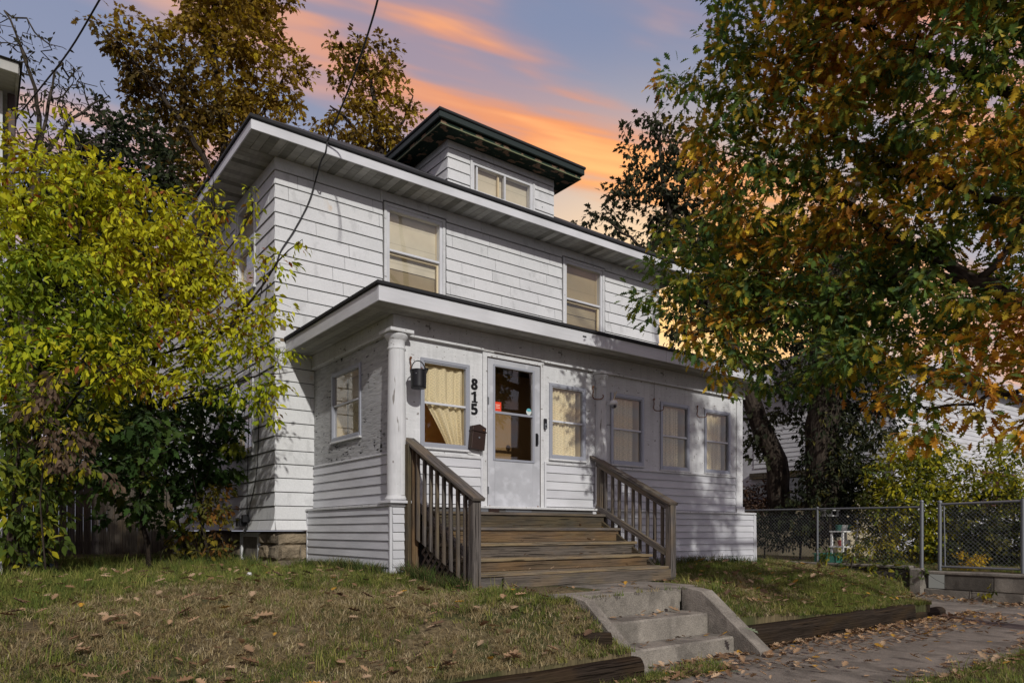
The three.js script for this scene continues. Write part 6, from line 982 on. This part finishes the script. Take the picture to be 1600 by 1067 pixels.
{
  const r = rng(900), sets = [{ g: tuft(14, 0.05, 1.3, 0.0024, 1), m: [], c: [] }, { g: tuft(13, 0.062, 1.1, 0.0026, 2), m: [], c: [] }, { g: tuft(9, 0.14, 0.9, 0.0034, 3), m: [], c: [] }];
  const put = (x, y, z, kind, c, s) => { const k = sets[kind]; k.m.push(new THREE.Matrix4().makeRotationY(r() * 6.283).scale(V(s, s * (0.8 + r() * 0.5), s)).setPosition(x, y, z)); k.c.push(c); };
  const sow = (x0, x1, z0, z1, n, yf, ok, wet) => {
    for (let i = 0; i < n; i++) {
      const x = lerp(x0, x1, r()), z = lerp(z0, z1, r()); if (!ok(x, z)) continue; const y = yf(x, z) - 0.004, [px, py, d] = screen(x, y, z); if (d < 1 || px < -120 || px > 1720 || py > 1130) continue; if (r() > clamp(9 / d, 0.25, 1)) continue;
      const k = n3(x * 0.9, z * 0.9, 3, 8) + (n3(x * 4, z * 4, 1, 2) - 0.5) * 0.6, g = clamp((k - 0.42) * 2.2 + 0.22 + wet(x, z), 0.1, 1), green = r() < g;
      const c = green ? vary(pick(r, [[3, C(0.16, 0.19, 0.036)], [2, C(0.115, 0.16, 0.032)], [2, C(0.27, 0.26, 0.07)]]), r, 0.3) : vary(pick(r, [[3, C(0.40, 0.32, 0.165)], [3, C(0.29, 0.225, 0.105)], [1, C(0.50, 0.42, 0.25)]]), r, 0.3);
      if (n3(x * 2.2, z * 2.2, 9, 5) < 0.3 && r() < 0.7) continue;
      put(x, y, z, green ? (r() < 0.03 + 0.15 * clamp(wet(x, z) - 0.5, 0, 1) ? 2 : 1) : 0, c, 0.8 + r() * 0.5);
    }
  };
  const wetL = (x, z) => 0.10 + 0.5 * sstep(-6.0, -9.8, z) + 0.35 * sstep(1.5, 0.2, x) * sstep(-6.3, -7.6, z) + 0.12 + (x > 4.0 && z > -5.6 ? 0.3 * sstep(4.0, 4.6, x) : 0), wetR = (x, z) => 0.45 + 0.25 * sstep(9, 7, x) - 0.3 * sstep(9.5, 12, x);
  sow(-7, 4.64, -13.5, -4.34, 66000, lawnY, (x, z) => !inHouse(x, z), wetL);
  sow(6.56, 13.9, -12, -4.55, 42000, lawnY, (x, z) => !inHouse(x, z) && z < lawnFront(x) + 0.02, wetR);
  sow(4.6, 6.55, -7, -5.2, 1200, lawnY, (x, z) => !inHouse(x, z), wetR);
  sow(-2, 14, -2.78, -1.2, 9000, () => WALK_Y - 0.02, (x, z) => n3(x * 2, z * 2, 4) > 0.36, () => 0.45);
  sow(3.2, 5.6, -4.28, -4.0, 700, () => WALK_Y, (x, z) => n3(x * 3, z * 3, 4) > 0.45, () => 0.4);
  sow(14.45, 19, -13, -4.4, 9000, () => -0.72, () => true, () => 0.2);
  for (let i = 0; i < 900; i++) { const q = r(), [x, z] = q < 0.35 ? [3.93 - r() * 0.14, lerp(-10.3, -7.65, r())] : q < 0.6 ? [lerp(7.6, 11.4, r()), -7.64 + r() * 0.12] : q < 0.75 ? [4.2 - r() * 0.15, lerp(-7.6, -6.2, r())] : [lerp(0, 3.45, r()), lerp(-13, -10.3, r())]; put(x, lawnY(x, z), z, 2, vary(r() < 0.7 ? C(0.065, 0.10, 0.022) : C(0.2, 0.16, 0.07), r, 0.3), 0.7 + r() * 0.7); }
  sets.forEach((s, i) => { const o = shadow(new THREE.InstancedMesh(s.g, MGRASS, s.m.length)); s.m.forEach((m, j) => { o.setMatrixAt(j, m); o.setColorAt(j, s.c[j]); }); o.name = ['dry_grass', 'grass', 'tall_grass'][i]; o.userData = { kind: 'stuff', label: ['short dry tan grass covering the lawn', 'green grass growing in patches on the lawn', 'longer unmown grass along the house foot'][i], category: 'grass' }; scene.add(o); console.log(o.name, s.m.length); });
}
{
  const r = rng(950), tan = [[5, C(0.36, 0.235, 0.135)], [3, C(0.22, 0.13, 0.07)], [3, C(0.45, 0.32, 0.20)], [1, C(0.48, 0.27, 0.04)], [2, C(0.13, 0.08, 0.05)]];
  const place = (x, z, y, s = 1) => { const yaw = r() * 6.283; return new THREE.Matrix4().makeRotationFromEuler(new THREE.Euler((r() - 0.5) * 0.6, yaw, (r() - 0.5) * 0.6, 'YXZ')).scale(V(1, 1, 0.8 + r() * 0.5).multiplyScalar((0.05 + r() * r() * 0.085) * s)).setPosition(x, y + 0.012 + r() * 0.012, z); };
  const m = [], c = [], add = (x, z, y, s) => { m.push(place(x, z, y, s)); c.push(vary(pick(r, tan), r, 0.25)); };
  for (let i = 0; i < 800; i++) { const x = lerp(-5, 4.5, r()), z = -4.4 - Math.pow(r(), 1.3) * 5.5; if (!inHouse(x, z)) add(x, z, lawnY(x, z) + 0.045, 1.15); }
  for (let i = 0; i < 420; i++) { const x = lerp(6.65, 13.2, r()), z = lerp(-7.6, -4.75, r()); if (!inHouse(x, z) && z < lawnFront(x)) add(x, z, lawnY(x, z) + 0.045, 1.15); }
  for (let i = 0; i < 1400; i++) { const x = lerp(4.7, 12.4, Math.pow(r(), 0.8)), z = (x < 6.6 ? -4.42 : -4.5) + Math.pow(r(), 3) * 0.85; add(x, z, WALK_Y, 0.95); }
  for (let i = 0; i < 260; i++) add(lerp(2.0, 5.6, r()), lerp(-4.25, -3.85, r()), WALK_Y, 0.9);
  for (let i = 0; i < 90; i++) add(lerp(4, 12, r()), lerp(-4.3, -2.6, r()), WALK_Y, 1);
  for (let i = 0; i < 420; i++) { const z = lerp(-7.6, -3.2, r()), x = 14.25 - Math.pow(r(), 1.8) * 0.7; add(x, z, WALK_Y + 0.055 * Math.max(0, -4.62 - z), 1); }
  for (let i = 0; i < 260; i++) { const x = lerp(6.3, 13, r()), z = -2.75 + (r() - 0.5) * 0.5; add(x, z, WALK_Y, 1); }
  for (const [z, y] of [[-4.9, -0.885], [-4.58, -1.105]]) for (let i = 0; i < 16; i++) add(lerp(4.85, 6.35, r()), z - 0.02 + r() * -0.28 + 0.02, y, 0.8);
  for (let i = 0; i < 24; i++) add(lerp(4.7, 6.9, r()), lerp(-6.2, -5.35, r()), -0.645, 0.8); for (const [z, y] of [[-7.35, 0.048], [-7.05, -0.142], [-6.75, -0.312], [-6.45, -0.462]]) for (let i = 0; i < 7; i++) add(lerp(4.6, 7.3, r()), z - r() * 0.08, y, 0.7);
  const o = shadow(new THREE.InstancedMesh(LEAF.dry, MDRY, m.length)); m.forEach((q, i) => { o.setMatrixAt(i, q); o.setColorAt(i, c[i]); }); o.name = 'leaf_litter'; o.userData = { kind: 'stuff', label: 'drifts of dry brown oak leaves on lawn and pavement', category: 'leaves' }; scene.add(o);
  // the leaves one can point to are things of their own
  const mats = tan.map(([, q]) => { const k = MDRY.clone(); k.color.copy(q); return k; }), proto = mats.map((k) => { const q = shadow(new THREE.Mesh(LEAF.dry, k)); return q; }); let first = true;
  const leaf = (x, z, y, s, k, label, group) => { const q = proto[k].clone(); q.name = numbered('fallen_leaf'); place(x, z, y, s).decompose(q.position, q.quaternion, q.scale); q.userData = { label, category: 'leaf' }; if (group) q.userData.group = group; scene.add(q); };
  const kinds = () => { const v = r(); return v < 0.45 ? 0 : v < 0.65 ? 1 : v < 0.9 ? 2 : 3; };
  const tone = ['tan', 'dark brown', 'pale tan', 'golden'], zoneL = (x, z) => z > -4.9 ? 'just behind the long edging timber' : z < -7.4 ? 'in the greener grass towards the house' : x < 1.2 ? 'on the open bank towards the left picture edge' : x > 3.3 ? 'on the bank close beside the concrete steps' : 'on the middle of the left bank';
  for (let i = 0; i < 66; i++) { const p = onY(lerp(20, 960, r()), lerp(915, 1050, Math.pow(r(), 0.8)), -0.8); const x = p.x, z = Math.min(p.z, -4.45), k = kinds(); if (!inHouse(x, z) && x < 4.5) leaf(x, z, lawnY(x, z) + 0.05, 1.25, k, tone[k] + ' fallen oak leaf ' + zoneL(x, z), tone[k] + ' leaves ' + zoneL(x, z)); }
  const zoneR = (x, z) => z > -5.1 ? 'in the grass just above the right-hand timber' : x < 8 ? 'in the grass near the right railing post' : 'in the grass below the right end of the porch';
  for (let i = 0; i < 22; i++) { const p = onY(lerp(1110, 1400, r()), lerp(890, 960, r()), -0.85), x = p.x, z = Math.min(p.z, -4.8), k = kinds(); if (!inHouse(x, z) && x > 6.7) leaf(x, z, lawnY(x, z) + 0.05, 1.2, k, tone[k] + ' fallen oak leaf ' + zoneR(x, z), tone[k] + ' leaves ' + zoneR(x, z)); }
  const zoneP = (x, z) => x < 6.7 ? 'on the pavement below the concrete steps' : z < -4.0 ? 'on the pavement beside the right-hand timber' : x < 8.5 ? 'on the open pavement near the picture bottom' : 'on the pavement towards the driveway';
  for (let i = 0; i < 36; i++) { const p = onY(lerp(1010, 1590, r()), lerp(985, 1062, r()), WALK_Y), k = kinds(); if (p.z < -2.7 && p.z > -4.4) leaf(p.x, p.z, WALK_Y + 0.012, 1.15, k, tone[k] + ' fallen oak leaf ' + zoneP(p.x, p.z), tone[k] + ' leaves ' + zoneP(p.x, p.z)); }
  for (const [x, z, y, k, l] of [[6.1, -5.05, -0.885, 0, 'tan fallen oak leaf on the upper concrete step'], [5.2, -4.7, -1.105, 2, 'pale tan fallen oak leaf on the left of the lowest concrete step'], [6.12, -4.72, -1.105, 1, 'dark brown fallen oak leaf on the right of the lowest concrete step'], [6.3, -4.64, -1.105, 3, 'golden fallen oak leaf on the right of the lowest concrete step']]) leaf(x, z, y, 1.25, k, l, undefined);
  const g = MDRY.clone(); g.color.copy(C(0.20, 0.24, 0.15)); for (const [px, py, l] of [[1142, 1052, 'pale grey-green oak leaf lying on the pavement below the steps'], [1164, 963, 'pale grey-green oak leaf lying on the right lawn']]) { const p = onY(px, py, py > 1000 ? WALK_Y : -0.85), q = shadow(new THREE.Mesh(LEAF.oak, g)); q.name = numbered('fallen_leaf'); place(p.x, p.z, py > 1000 ? WALK_Y : lawnY(p.x, p.z) + 0.05, 1.7).decompose(q.position, q.quaternion, q.scale); q.userData = { label: l, category: 'leaf' }; scene.add(q); }
}
renderer.render(scene, camera);
